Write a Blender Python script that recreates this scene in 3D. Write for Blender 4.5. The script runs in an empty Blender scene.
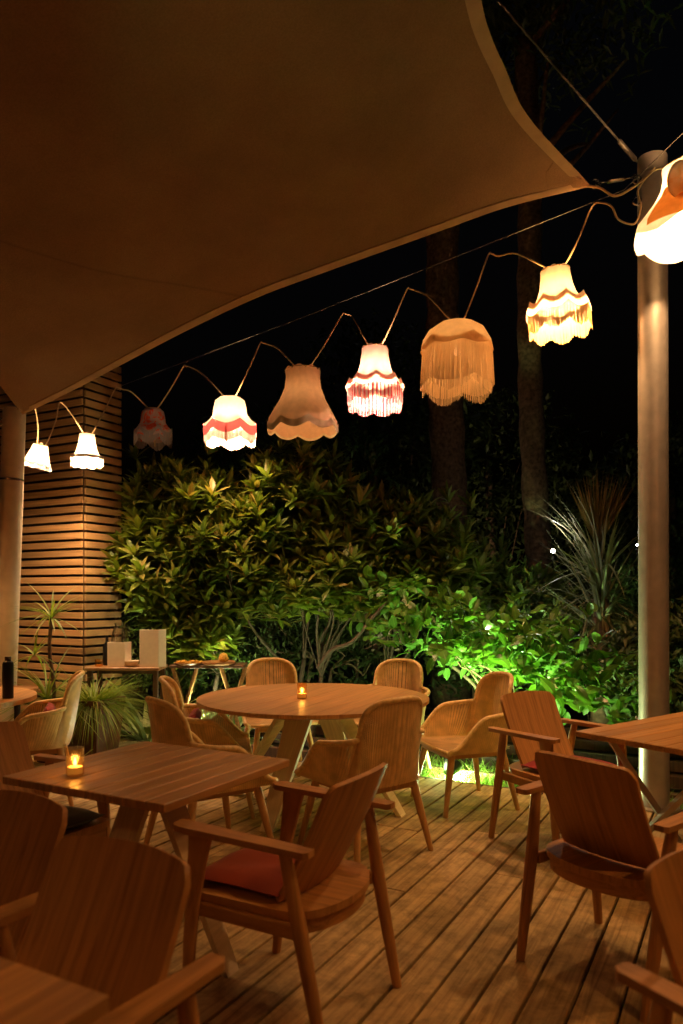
import bpy, math, random
from mathutils import Vector, Matrix
R = math.radians
random.seed(11)
scene = bpy.context.scene
COL = scene.collection

# ------------------------------------------------------------------ camera
F, HZ, CX, H = 740.0, 595.0, 341.5, 1.42          # focal length and horizon of the photograph in pixels, eye height
cd = bpy.data.cameras.new('camera'); cam = bpy.data.objects.new('camera', cd); COL.objects.link(cam)
cam.location = (0, 0, H); cam.rotation_euler = (R(90), 0, 0)
cd.sensor_fit = 'VERTICAL'; cd.sensor_height = 36.0; cd.sensor_width = 24.0
cd.lens = F / 1024 * 36.0
cd.shift_y = (HZ - 512) / 1024
cd.clip_start = 0.05; cd.clip_end = 400
cd.dof.use_dof = True; cd.dof.focus_distance = 5.2; cd.dof.aperture_fstop = 2.4
scene.camera = cam

def P(px, py, y):
    return Vector(((px - CX) / F * y, y, H - (py - HZ) / F * y))
U = Vector((.479, .878, 0)).normalized()          # along the deck boards
V = Vector((U.y, -U.x, 0))                        # across the boards, to the right

# ------------------------------------------------------------------ materials
def newmat(name):
    m = bpy.data.materials.new(name); m.use_nodes = True
    nt = m.node_tree; b = nt.nodes['Principled BSDF']
    return m, nt, b
def N(nt, t, **kw):
    n = nt.nodes.new(t)
    for k, v in kw.items():
        if k.startswith('i_'):
            key = k[2:]
            key = int(key) if key.isdigit() else key.replace('_', ' ')
            n.inputs[key].default_value = v
        else: setattr(n, k, v)
    return n
def ramp(nt, fac, stops):
    r = nt.nodes.new('ShaderNodeValToRGB'); nt.links.new(fac, r.inputs[0])
    e = r.color_ramp.elements
    while len(e) < len(stops): e.new(0.5)
    for el, (p, c) in zip(e, stops):
        el.position = p; el.color = (c[0], c[1], c[2], 1) if not isinstance(c, (int, float)) else (c, c, c, 1)
    return r.outputs[0]
def coords(nt, scale, kind='Object', rand=True):
    tc = N(nt, 'ShaderNodeTexCoord'); mp = N(nt, 'ShaderNodeMapping'); mp.inputs['Scale'].default_value = scale
    nt.links.new(tc.outputs[kind], mp.inputs[0])
    if rand:
        oi = N(nt, 'ShaderNodeObjectInfo'); g = N(nt, 'ShaderNodeNewGeometry')
        ad = N(nt, 'ShaderNodeMath', operation='ADD'); nt.links.new(oi.outputs['Random'], ad.inputs[0]); nt.links.new(g.outputs['Random Per Island'], ad.inputs[1])
        mu = N(nt, 'ShaderNodeMath', operation='MULTIPLY'); mu.inputs[1].default_value = 37.0; nt.links.new(ad.outputs[0], mu.inputs[0])
        nt.links.new(mu.outputs[0], mp.inputs['Location'])
    return mp.outputs[0]
def wood(name, c1, c2, axis='z', rough=.45, grain=1.0, bump=.15, coat=0.0, stain=.0, island=0.25, spec=.35):
    m, nt, b = newmat(name)
    s = {'x': (1.1, 30, 30), 'y': (30, 1.1, 3), 'z': (30, 2, 1.1)}[axis]
    co = coords(nt, tuple(k * grain for k in s))
    n1 = N(nt, 'ShaderNodeTexNoise', i_Scale=1.6, i_Detail=6.0, i_Roughness=.62, i_Distortion=.8); nt.links.new(co, n1.inputs['Vector'])
    n2 = N(nt, 'ShaderNodeTexNoise', i_Scale=9.0, i_Detail=3.0); nt.links.new(co, n2.inputs['Vector'])
    mix = N(nt, 'ShaderNodeMath', operation='MULTIPLY_ADD'); nt.links.new(n2.outputs[0], mix.inputs[0]); mix.inputs[1].default_value = .22; nt.links.new(n1.outputs[0], mix.inputs[2])
    col = ramp(nt, mix.outputs[0], [(.40, c2), (.64, c1), (.80, tuple(min(1, k * 1.18) for k in c1))])
    g = N(nt, 'ShaderNodeNewGeometry')
    hsv = N(nt, 'ShaderNodeHueSaturation'); nt.links.new(col, hsv.inputs['Color'])
    mr = N(nt, 'ShaderNodeMapRange'); mr.inputs[3].default_value = 1 - island; mr.inputs[4].default_value = 1 + island
    nt.links.new(g.outputs['Random Per Island'], mr.inputs[0]); nt.links.new(mr.outputs[0], hsv.inputs['Value'])
    out = hsv.outputs[0]
    if stain:
        co2 = coords(nt, (1, 1, 1), rand=False)
        n3 = N(nt, 'ShaderNodeTexNoise', i_Scale=8.0, i_Detail=9.0, i_Roughness=.74, i_Distortion=.4); nt.links.new(co2, n3.inputs['Vector'])
        f3 = ramp(nt, n3.outputs[0], [(.36, 1 - stain), (.56, 1.0)])
        mm = N(nt, 'ShaderNodeMix', data_type='RGBA', blend_type='MULTIPLY'); mm.inputs[0].default_value = 1
        nt.links.new(out, mm.inputs[6]); nt.links.new(f3, mm.inputs[7]); out = mm.outputs[2]
    nt.links.new(out, b.inputs['Base Color'])
    rr = N(nt, 'ShaderNodeMapRange'); rr.inputs[3].default_value = rough - .08; rr.inputs[4].default_value = rough + .14
    nt.links.new(n1.outputs[0], rr.inputs[0]); nt.links.new(rr.outputs[0], b.inputs['Roughness'])
    b.inputs['Specular IOR Level'].default_value = spec
    b.inputs['Coat Weight'].default_value = coat
    bp = N(nt, 'ShaderNodeBump', i_Strength=bump, i_Distance=.004); nt.links.new(mix.outputs[0], bp.inputs['Height']); nt.links.new(bp.outputs[0], b.inputs['Normal'])
    return m
def plain(name, c, rough=.5, metal=0, noise=.12, nscale=30, bump=0, emit=None, estr=0, spec=.4):
    m, nt, b = newmat(name)
    co = coords(nt, (1, 1, 1))
    n = N(nt, 'ShaderNodeTexNoise', i_Scale=float(nscale), i_Detail=5.0); nt.links.new(co, n.inputs['Vector'])
    col = ramp(nt, n.outputs[0], [(.3, tuple(k * (1 - noise) for k in c)), (.7, tuple(min(1, k * (1 + noise)) for k in c))])
    nt.links.new(col, b.inputs['Base Color'])
    b.inputs['Roughness'].default_value = rough; b.inputs['Metallic'].default_value = metal; b.inputs['Specular IOR Level'].default_value = spec
    if bump:
        bp = N(nt, 'ShaderNodeBump', i_Strength=bump, i_Distance=.004); nt.links.new(n.outputs[0], bp.inputs['Height']); nt.links.new(bp.outputs[0], b.inputs['Normal'])
    if emit:
        b.inputs['Emission Color'].default_value = (*emit, 1); b.inputs['Emission Strength'].default_value = estr
    return m
def fabric(name, c, scale=500, rough=.9, noise=.18, sheen=.2):
    m, nt, b = newmat(name)
    co = coords(nt, (1, 1, 1))
    n = N(nt, 'ShaderNodeTexNoise', i_Scale=6.0, i_Detail=6.0); nt.links.new(co, n.inputs['Vector'])
    col = ramp(nt, n.outputs[0], [(.3, tuple(k * (1 - noise) for k in c)), (.7, tuple(k * (1 + noise) for k in c))])
    nt.links.new(col, b.inputs['Base Color']); b.inputs['Roughness'].default_value = rough; b.inputs['Specular IOR Level'].default_value = .1
    b.inputs['Sheen Weight'].default_value = sheen
    n2 = N(nt, 'ShaderNodeTexNoise', i_Scale=float(scale), i_Detail=2.0); nt.links.new(co, n2.inputs['Vector'])
    bp = N(nt, 'ShaderNodeBump', i_Strength=.25, i_Distance=.002); nt.links.new(n2.outputs[0], bp.inputs['Height']); nt.links.new(bp.outputs[0], b.inputs['Normal'])
    return m
def leafmat(name, c1, c2, c3=None, rough=.35, trans=.3):
    m, nt, b = newmat(name)
    g = N(nt, 'ShaderNodeNewGeometry')
    st = [(0, c1), (.6, c2), (1, c3 or c2)]
    col = ramp(nt, g.outputs['Random Per Island'], st)
    uv = N(nt, 'ShaderNodeUVMap')
    sep = N(nt, 'ShaderNodeSeparateXYZ'); nt.links.new(uv.outputs[0], sep.inputs[0])
    rib = ramp(nt, sep.outputs[0], [(.44, (1, 1, 1)), (.5, (1.9, 1.75, 1.5)), (.56, (1, 1, 1))])
    mm = N(nt, 'ShaderNodeMix', data_type='RGBA', blend_type='MULTIPLY'); mm.inputs[0].default_value = .6
    nt.links.new(col, mm.inputs[6]); nt.links.new(rib, mm.inputs[7])
    nt.links.new(mm.outputs[2], b.inputs['Base Color']); b.inputs['Roughness'].default_value = rough; b.inputs['Specular IOR Level'].default_value = .45
    tr = N(nt, 'ShaderNodeBsdfTranslucent')
    br = N(nt, 'ShaderNodeMix', data_type='RGBA', blend_type='MULTIPLY'); br.inputs[0].default_value = 1; br.inputs[7].default_value = (1.5, 1.7, .6, 1)
    nt.links.new(mm.outputs[2], br.inputs[6]); nt.links.new(br.outputs[2], tr.inputs[0])
    mx = N(nt, 'ShaderNodeMixShader'); mx.inputs[0].default_value = trans
    nt.links.new(b.outputs[0], mx.inputs[1]); nt.links.new(tr.outputs[0], mx.inputs[2])
    nt.links.new(mx.outputs[0], nt.nodes['Material Output'].inputs[0])
    return m
def shademat(name, c, tc=None, t=.25, pattern=None, stripes=None):
    """thin cloth of a lamp shade: some light is scattered through"""
    m, nt, b = newmat(name)
    co = coords(nt, (1, 1, 1))
    n = N(nt, 'ShaderNodeTexNoise', i_Scale=22.0, i_Detail=4.0); nt.links.new(co, n.inputs['Vector'])
    base = ramp(nt, n.outputs[0], [(.3, tuple(k * .86 for k in c)), (.7, c)])
    if pattern:
        v = N(nt, 'ShaderNodeTexNoise', i_Scale=13.0, i_Detail=2.0, i_Distortion=1.2); nt.links.new(co, v.inputs['Vector'])
        fac = ramp(nt, v.outputs[0], [(.54, 0.0), (.60, 1.0)])
        mm = N(nt, 'ShaderNodeMix', data_type='RGBA'); nt.links.new(fac, mm.inputs[0]); nt.links.new(base, mm.inputs[6]); mm.inputs[7].default_value = (*pattern, 1); base = mm.outputs[2]
    if stripes:
        uv = N(nt, 'ShaderNodeUVMap'); w = N(nt, 'ShaderNodeTexWave', i_Scale=stripes[1], i_Distortion=1.5); nt.links.new(uv.outputs[0], w.inputs['Vector'])
        fac = ramp(nt, w.outputs[0], [(.45, 0.0), (.6, 1.0)])
        mm = N(nt, 'ShaderNodeMix', data_type='RGBA'); nt.links.new(fac, mm.inputs[0]); nt.links.new(base, mm.inputs[6]); mm.inputs[7].default_value = (*stripes[0], 1); base = mm.outputs[2]
    d = N(nt, 'ShaderNodeBsdfDiffuse'); nt.links.new(base, d.inputs[0])
    tr = N(nt, 'ShaderNodeBsdfTranslucent'); nt.links.new(base, tr.inputs[0])
    mx = N(nt, 'ShaderNodeMixShader'); mx.inputs[0].default_value = t
    nt.links.new(d.outputs[0], mx.inputs[1]); nt.links.new(tr.outputs[0], mx.inputs[2])
    nt.nodes.remove(b)
    nt.links.new(mx.outputs[0], nt.nodes['Material Output'].inputs[0])
    return m
def wickermat(name, c, n_u, n_v, hole=.30):
    """woven cane: strands in relief with real gaps between them"""
    m, nt, b = newmat(name)
    uv = N(nt, 'ShaderNodeUVMap'); sep = N(nt, 'ShaderNodeSeparateXYZ'); nt.links.new(uv.outputs[0], sep.inputs[0])
    def tri(sock, n):
        a = N(nt, 'ShaderNodeMath', operation='MULTIPLY'); a.inputs[1].default_value = n; nt.links.new(sock, a.inputs[0])
        f = N(nt, 'ShaderNodeMath', operation='PINGPONG'); f.inputs[1].default_value = .5; nt.links.new(a.outputs[0], f.inputs[0])
        g = N(nt, 'ShaderNodeMath', operation='MULTIPLY'); g.inputs[1].default_value = 2; nt.links.new(f.outputs[0], g.inputs[0])
        return g.outputs[0]
    tu, tv = tri(sep.outputs[0], n_u), tri(sep.outputs[1], n_v)
    gu = N(nt, 'ShaderNodeMath', operation='LESS_THAN'); gu.inputs[1].default_value = hole; nt.links.new(tu, gu.inputs[0])
    gv = N(nt, 'ShaderNodeMath', operation='LESS_THAN'); gv.inputs[1].default_value = .62; nt.links.new(tv, gv.inputs[0])
    h = N(nt, 'ShaderNodeMath', operation='MULTIPLY'); nt.links.new(gu.outputs[0], h.inputs[0]); nt.links.new(gv.outputs[0], h.inputs[1])
    co = coords(nt, (1, 1, 1)); n = N(nt, 'ShaderNodeTexNoise', i_Scale=14.0, i_Detail=6.0); nt.links.new(co, n.inputs['Vector'])
    col = ramp(nt, n.outputs[0], [(.3, tuple(k * .72 for k in c)), (.7, tuple(k * 1.12 for k in c))])
    dk = ramp(nt, tu, [(0, (.55, .5, .45)), (.4, (1, 1, 1))])
    mm = N(nt, 'ShaderNodeMix', data_type='RGBA', blend_type='MULTIPLY'); mm.inputs[0].default_value = .55; nt.links.new(col, mm.inputs[6]); nt.links.new(dk, mm.inputs[7])
    nt.links.new(mm.outputs[2], b.inputs['Base Color']); b.inputs['Roughness'].default_value = .42
    bp = N(nt, 'ShaderNodeBump', i_Strength=.45, i_Distance=.003); nt.links.new(tu, bp.inputs['Height']); nt.links.new(bp.outputs[0], b.inputs['Normal'])
    tp = N(nt, 'ShaderNodeBsdfTransparent'); mx = N(nt, 'ShaderNodeMixShader')
    nt.links.new(h.outputs[0], mx.inputs[0]); nt.links.new(b.outputs[0], mx.inputs[1]); nt.links.new(tp.outputs[0], mx.inputs[2])
    nt.links.new(mx.outputs[0], nt.nodes['Material Output'].inputs[0])
    return m
def glassmat(name, c=(1, 1, 1), rough=.03, mixt=.75):
    m, nt, b = newmat(name)
    gl = N(nt, 'ShaderNodeBsdfGlossy', i_Roughness=rough); tp = N(nt, 'ShaderNodeBsdfTransparent'); tp.inputs[0].default_value = (*c, 1)
    lw = N(nt, 'ShaderNodeLayerWeight', i_Blend=.35)
    mr = N(nt, 'ShaderNodeMapRange'); mr.inputs[3].default_value = .06; mr.inputs[4].default_value = mixt; nt.links.new(lw.outputs[1], mr.inputs[0])
    mx = N(nt, 'ShaderNodeMixShader'); nt.links.new(mr.outputs[0], mx.inputs[0]); nt.links.new(tp.outputs[0], mx.inputs[1]); nt.links.new(gl.outputs[0], mx.inputs[2])
    nt.nodes.remove(b); nt.links.new(mx.outputs[0], nt.nodes['Material Output'].inputs[0])
    return m

TEAK1, TEAK2 = (.52, .268, .09), (.31, .142, .041)
M = {}
for ax in 'xyz':
    M['chair_' + ax] = wood('oiled_wood_' + ax, TEAK1, TEAK2, ax, rough=.5, island=.06, bump=.12)
M['table_top'] = wood('table_wood', (.54, .295, .108), (.36, .175, .058), 'y', rough=.36, island=.16, bump=.1)
M['table_edge'] = wood('table_edge_wood', (.36, .19, .08), (.24, .11, .042), 'x', rough=.4, island=.05, bump=.1)
M['cane_leg'] = wood('light_oak', (.60, .34, .13), (.46, .25, .09), 'z', rough=.5, island=.05, bump=.1)
M['pale_leg'] = wood('pale_wood', (.82, .68, .44), (.70, .56, .34), 'z', rough=.55, island=.08, bump=.1)
M['deck'] = wood('deck_boards', (.54, .395, .19), (.28, .185, .08), 'y', rough=.75, grain=.8, bump=.5, stain=.42, island=.2, spec=.15)
M['slat'] = wood('slat_wood', (.50, .31, .14), (.32, .185, .08), 'x', rough=.55, grain=.7, island=.35, bump=.2)
M['darkwood'] = wood('dark_wood', (.10, .055, .03), (.05, .028, .016), 'z', rough=.5)
M['shelf'] = wood('shelf_wood', (.30, .15, .06), (.17, .08, .03), 'x', rough=.35)
M['cane'] = plain('cane_rim', (.88, .59, .245), .42, noise=.22, nscale=40, bump=.3)
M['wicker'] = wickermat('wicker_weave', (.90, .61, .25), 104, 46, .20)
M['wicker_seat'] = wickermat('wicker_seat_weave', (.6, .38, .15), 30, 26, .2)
M['red'] = fabric('red_cloth', (.30, .050, .020)); M['rose'] = fabric('rose_cloth', (.33, .04, .05)); M['olive'] = fabric('olive_cloth', (.05, .045, .018))
M['metal'] = plain('galvanised_metal', (.46, .42, .38), .42, .45, noise=.10, nscale=14, bump=.04)
M['lamplit_metal'] = plain('lamplit_mast_metal', (.74, .68, .58), .45, .15, noise=.08, nscale=14)  # left mast: same metal as the right, lamplight put into a paler colour
M['steel'] = plain('stainless_steel', (.55, .54, .52), .25, 1.0, noise=.1)
M['black'] = plain('black_paint', (.012, .012, .012), .35)
M['white'] = plain('white_card', (.86, .76, .64), .7, noise=.04)
M['white_metal'] = plain('white_metal', (.62, .60, .54), .4, noise=.06)
M['cable'] = plain('cream_cable', (.62, .46, .25), .5, noise=.15)
M['wire'] = plain('wire_steel', (.12, .11, .10), .5, .6)
M['brass'] = plain('brass', (.45, .28, .09), .3, 1.0)
M['soil'] = plain('soil', (.055, .04, .025), .95, noise=.5, nscale=9, bump=.8)
M['bark'] = plain('bark', (.19, .12, .07), .9, noise=.55, nscale=22, bump=1.0)
M['palebark'] = plain('pale_bark', (.095, .066, .04), .8, noise=.4, nscale=26, bump=.7)
M['terracotta'] = plain('terracotta', (.14, .07, .035), .8, noise=.3, nscale=12, bump=.2)
M['glass'] = glassmat('clear_glass'); M['amber'] = glassmat('frosted_amber_glass', (1.0, .82, .52), .25, .5)
M['wax'] = plain('candle_wax', (.75, .60, .36), .5, noise=.05, emit=(1, .50, .12), estr=.15)
M['flame'] = plain('candle_flame', (1, .7, .3), .5, emit=(1, .62, .16), estr=9)
M['bulb_lit'] = plain('lit_bulb', (1, .9, .75), .3, emit=(1, .72, .42), estr=14)
M['bulb_dim'] = plain('dim_bulb', (1, .9, .75), .3, emit=(1, .5, .18), estr=1.2)
M['bulb_off'] = plain('unlit_bulb', (.8, .76, .68), .25)
M['lens_lit'] = plain('lit_lamp_lens', (1, 1, .9), .3, emit=(.86, 1, .70), estr=45)
M['lens_far'] = plain('lit_far_lens', (1, 1, .9), .3, emit=(1, .95, .8), estr=30)
M['food'] = plain('yellow_snacks', (.62, .36, .06), .5, noise=.4, nscale=60, bump=.5)
M['leaf_rosette'] = leafmat('rosette_leaf', (.12, .19, .032), (.175, .235, .042), (.31, .24, .07), .36, .3)
M['leaf_glossy'] = leafmat('glossy_leaf', (.05, .125, .020), (.085, .19, .03), (.13, .24, .05), .26, .28)
M['leaf_small'] = leafmat('small_leaf', (.06, .12, .03), (.09, .15, .04), (.13, .18, .05), .45, .25)
M['leaf_dark'] = leafmat('dark_leaf', (.045, .075, .02), (.06, .09, .024), (.085, .10, .03), .5, .2)
M['grass'] = leafmat('grass_blade', (.10, .17, .03), (.17, .24, .045), (.28, .28, .08), .5, .35)
M['grass_lit'] = leafmat('lawn_blade', (.11, .22, .03), (.16, .28, .05), (.22, .32, .07), .5, .3)
M['strap'] = leafmat('variegated_strap', (.42, .46, .22), (.16, .24, .08), (.55, .56, .34), .35, .2)
M['yucca'] = leafmat('yucca_blade', (.16, .19, .10), (.24, .25, .16), (.34, .29, .17), .35, .15)
M['yucca_dry'] = leafmat('dry_blade', (.22, .17, .08), (.27, .21, .10), (.32, .26, .14), .7, .15)

# sail cloth: woven, with welded seams
m, nt, b = newmat('sail_cloth')
co = coords(nt, (1, 1, 1), rand=False)
n = N(nt, 'ShaderNodeTexNoise', i_Scale=1.3, i_Detail=7.0, i_Roughness=.6); nt.links.new(co, n.inputs['Vector'])
col = ramp(nt, n.outputs[0], [(.3, (.22, .125, .058)), (.7, (.31, .18, .085))])
sep = N(nt, 'ShaderNodeVectorMath', operation='DOT_PRODUCT'); nt.links.new(co, sep.inputs[0]); sep.inputs[1].default_value = (.62, -.78, 0)
s1 = N(nt, 'ShaderNodeMath', operation='MULTIPLY_ADD'); s1.inputs[1].default_value = 1 / 2.7; s1.inputs[2].default_value = 1.63 / 2.7 + 10; nt.links.new(sep.outputs['Value'], s1.inputs[0])
s2 = N(nt, 'ShaderNodeMath', operation='PINGPONG'); s2.inputs[1].default_value = .5; nt.links.new(s1.outputs[0], s2.inputs[0])
sf = ramp(nt, s2.outputs[0], [(0, (.78, .78, .78)), (.002, (.82, .82, .82)), (.005, (1, 1, 1))])
mm = N(nt, 'ShaderNodeMix', data_type='RGBA', blend_type='MULTIPLY'); mm.inputs[0].default_value = 1; nt.links.new(col, mm.inputs[6]); nt.links.new(sf, mm.inputs[7])
nt.links.new(mm.outputs[2], b.inputs['Base Color']); b.inputs['Roughness'].default_value = .85; b.inputs['Specular IOR Level'].default_value = .15
w1 = N(nt, 'ShaderNodeTexNoise', i_Scale=75.0, i_Detail=3.0); nt.links.new(co, w1.inputs['Vector'])
bp = N(nt, 'ShaderNodeBump', i_Strength=.5, i_Distance=.008); nt.links.new(w1.outputs[0], bp.inputs['Height']); nt.links.new(bp.outputs[0], b.inputs['Normal'])
w2 = N(nt, 'ShaderNodeTexNoise', i_Scale=120.0, i_Detail=3.0, i_Roughness=.7); nt.links.new(co, w2.inputs['Vector'])
wv = ramp(nt, w2.outputs[0], [(.36, (.84, .84, .84)), (.64, (1.06, 1.06, 1.06))])
m3 = N(nt, 'ShaderNodeMix', data_type='RGBA', blend_type='MULTIPLY'); m3.inputs[0].default_value = 1; nt.links.new(mm.outputs[2], m3.inputs[6]); nt.links.new(wv, m3.inputs[7]); nt.links.new(m3.outputs[2], b.inputs['Base Color'])
M['sail'] = m
M['webbing'] = fabric('sail_webbing', (.46, .30, .15), 300)

# ------------------------------------------------------------------ mesh helpers
class MB:
    def __init__(s): s.v, s.f, s.uv = [], [], {}
    def add(s, vs, fs, uvs=None):
        o = len(s.v); s.v.extend([tuple(p) for p in vs])
        for i, f in enumerate(fs):
            s.f.append(tuple(o + k for k in f))
            if uvs: s.uv[len(s.f) - 1] = uvs[i]
        return s
    def box(s, c, size, rot=None, ch=0.0):
        """box with chamfered edges (ch) at centre c"""
        x, y, z = [k / 2 for k in size]; c = Vector(c); vs, fs = [], []
        if ch <= 0:
            vs = [Vector((a * x, b_ * y, d * z)) for a in (-1, 1) for b_ in (-1, 1) for d in (-1, 1)]
            fs = [(0, 1, 3, 2), (4, 6, 7, 5), (0, 4, 5, 1), (2, 3, 7, 6), (0, 2, 6, 4), (1, 5, 7, 3)]
        else:
            ch = min(ch, x * .9, y * .9, z * .9)
            ring = lambda xx, yy, zz: [Vector((xx, yy - ch, zz)), Vector((xx - ch, yy, zz)), Vector((-xx + ch, yy, zz)), Vector((-xx, yy - ch, zz)), Vector((-xx, -yy + ch, zz)), Vector((-xx + ch, -yy, zz)), Vector((xx - ch, -yy, zz)), Vector((xx, -yy + ch, zz))]
            for (dx, zz) in ((ch, -z), (0, -z + ch), (0, z - ch), (ch, z)): vs += ring(x - dx, y - dx, zz)
            for r in range(3):
                for k in range(8): fs.append((r * 8 + k, r * 8 + (k + 1) % 8, (r + 1) * 8 + (k + 1) % 8, (r + 1) * 8 + k))
            fs.append(tuple(range(7, -1, -1))); fs.append(tuple(range(24, 32)))
        if rot is not None: vs = [rot @ p for p in vs]
        return s.add([p + c for p in vs], fs)
    def tube(s, pts, rad, n=8, cap=True, squash=None):
        pts = [Vector(p) for p in pts]
        if not isinstance(rad, (list, tuple)): rad = [rad] * len(pts)
        vs, fs, uvs = [], [], []
        up = None
        for i, p in enumerate(pts):
            t = (pts[min(i + 1, len(pts) - 1)] - pts[max(i - 1, 0)])
            t = t.normalized() if t.length > 1e-9 else Vector((0, 0, 1))
            if up is None: up = Vector((0, 0, 1)) if abs(t.z) < .9 else Vector((0, 1, 0))
            a = t.cross(up)
            if a.length < 1e-5: a = t.orthogonal()
            a.normalize(); b_ = a.cross(t).normalized(); up = b_
            for k in range(n):
                an = 2 * math.pi * k / n
                vs.append(p + (a * math.cos(an) * (squash or 1) + b_ * math.sin(an)) * rad[i])
        for i in range(len(pts) - 1):
            for k in range(n):
                k2 = (k + 1) % n
                fs.append((i * n + k, i * n + k2, (i + 1) * n + k2, (i + 1) * n + k))
        if cap: fs.append(tuple(range(n - 1, -1, -1))); fs.append(tuple(range((len(pts) - 1) * n, len(pts) * n)))
        return s.add(vs, fs)
    def lathe(s, prof, n=24, c=(0, 0, 0)):
        c = Vector(c); vs, fs = [], []
        for r, z in prof:
            for k in range(n):
                a = 2 * math.pi * k / n; vs.append(c + Vector((r * math.cos(a), r * math.sin(a), z)))
        for i in range(len(prof) - 1):
            for k in range(n):
                k2 = (k + 1) % n; fs.append((i * n + k, i * n + k2, (i + 1) * n + k2, (i + 1) * n + k))
        if prof[0][0] > 1e-6: fs.append(tuple(range(n - 1, -1, -1)))
        if prof[-1][0] > 1e-6: fs.append(tuple(range((len(prof) - 1) * n, len(prof) * n)))
        return s.add(vs, fs)
    def grid(s, fn, nu, nv, closed=False, thick=0.0):
        """sheet fn(u,v); with thickness it becomes a closed shell"""
        pts = [[Vector(fn(i / nu, j / nv)) for j in range(nv + 1)] for i in range(nu + 1)]
        layers = [0] if thick == 0 else [-.5, .5]
        base = len(s.v); W = nv + 1; L = (nu + 1) * W
        def nrm(i, j):
            a = pts[min(i + 1, nu)][j] - pts[max(i - 1, 0)][j]; b_ = pts[i][min(j + 1, nv)] - pts[i][max(j - 1, 0)]
            n_ = a.cross(b_); return n_.normalized() if n_.length > 1e-12 else Vector((0, 0, 1))
        for l in layers:
            for i in range(nu + 1):
                for j in range(nv + 1): s.v.append(tuple(pts[i][j] + (nrm(i, j) * l * thick if l else Vector())))
        def q(a, b_, c, d, uvq): s.f.append((base + a, base + b_, base + c, base + d)); s.uv[len(s.f) - 1] = uvq
        for li in range(len(layers)):
            for i in range(nu):
                for j in range(nv):
                    a, b_, c, d = [li * L + x for x in (i * W + j, (i + 1) * W + j, (i + 1) * W + j + 1, i * W + j + 1)]
                    uvq = [(i / nu, j / nv), ((i + 1) / nu, j / nv), ((i + 1) / nu, (j + 1) / nv), (i / nu, (j + 1) / nv)]
                    if li == 0 and thick: q(d, c, b_, a, uvq[::-1])
                    else: q(a, b_, c, d, uvq)
        if thick:
            loop = [i * W for i in range(nu + 1)] + [nu * W + j for j in range(1, nv + 1)] + [i * W + nv for i in range(nu - 1, -1, -1)] + [j for j in range(nv - 1, 0, -1)]
            for a, b_ in zip(loop, loop[1:] + loop[:1]):
                s.f.append((base + a, base + b_, base + L + b_, base + L + a)); s.uv[len(s.f) - 1] = [(0.0, 0.0)] * 4
        return s
    def prism(s, outline, depth, mat=None):
        """outline in xy, extruded in z by depth, then transformed by a matrix"""
        n = len(outline); vs = [Vector((x, y, 0)) for x, y in outline] + [Vector((x, y, depth)) for x, y in outline]
        fs = [tuple(range(n - 1, -1, -1)), tuple(range(n, 2 * n))] + [(k, (k + 1) % n, n + (k + 1) % n, n + k) for k in range(n)]
        if mat is not None: vs = [mat @ p for p in vs]
        return s.add(vs, fs)
    def leaf(s, p, d, up, ln, wd, bend=.25, fold=.25, seg=3, shape=None):
        """one leaf: folded along its midrib, bent downwards"""
        d = d.normalized(); side = d.cross(up)
        if side.length < 1e-4: side = d.orthogonal()
        side.normalize(); nn = side.cross(d).normalized()
        vs, fs, uvs = [], [], []
        for i in range(seg + 1):
            t = i / seg
            w = wd * .5 * (shape(t) if shape else (math.sin(math.pi * min(1, t * .94 + .06)) ** .8))
            c = p + d * (ln * t) - nn * (bend * ln * t * t)
            vs += [c - side * w + nn * (fold * w), c, c + side * w + nn * (fold * w)]
        for i in range(seg):
            a = i * 3; t0, t1 = i / seg, (i + 1) / seg
            fs += [(a, a + 1, a + 4, a + 3), (a + 1, a + 2, a + 5, a + 4)]
            uvs += [[(0, t0), (.5, t0), (.5, t1), (0, t1)], [(.5, t0), (1, t0), (1, t1), (.5, t1)]]
        return s.add(vs, fs, uvs)
    def build(s, name, mat, parent=None, smooth=False, sharp=None):
        me = bpy.data.meshes.new(name); me.from_pydata(s.v, [], s.f)
        if s.uv:
            ul = me.uv_layers.new(name='UVMap'); data = [0.0] * (2 * len(me.loops))
            for pi, uvs in s.uv.items():
                ls = me.polygons[pi].loop_start
                for k, (a, b_) in enumerate(uvs): data[2 * (ls + k)] = a; data[2 * (ls + k) + 1] = b_
            ul.data.foreach_set('uv', data)
        me.materials.append(mat); me.validate(); me.update()
        if smooth:
            me.polygons.foreach_set('use_smooth', [True] * len(me.polygons))
            if sharp: me.set_sharp_from_angle(angle=R(sharp))
        o = bpy.data.objects.new(name, me); COL.objects.link(o)
        if parent is not None: o.parent = parent
        return o
def tag(o, label=None, cat=None, group=None, kind=None):
    if label: o['label'] = label
    if cat: o['category'] = cat
    if group: o['group'] = group
    if kind: o['kind'] = kind
    return o
def thing(name, label, cat, loc=(0, 0, 0), rz=0.0, group=None):
    o = bpy.data.objects.new(name, None); o.empty_display_size = .1; COL.objects.link(o)
    o.location = loc; o.rotation_euler = (0, 0, rz)
    return tag(o, label, cat, group)
def dup(root, name, loc, rz, label, skip=()):
    r = root.copy(); r.name = name; COL.objects.link(r); r.location = loc; r.rotation_euler = (0, 0, rz); r['label'] = label
    for ch in list(root.children):
        c = ch.copy(); COL.objects.link(c); c.parent = r
        for g in list(ch.children):
            d = g.copy(); COL.objects.link(d); d.parent = c
    return r
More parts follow.
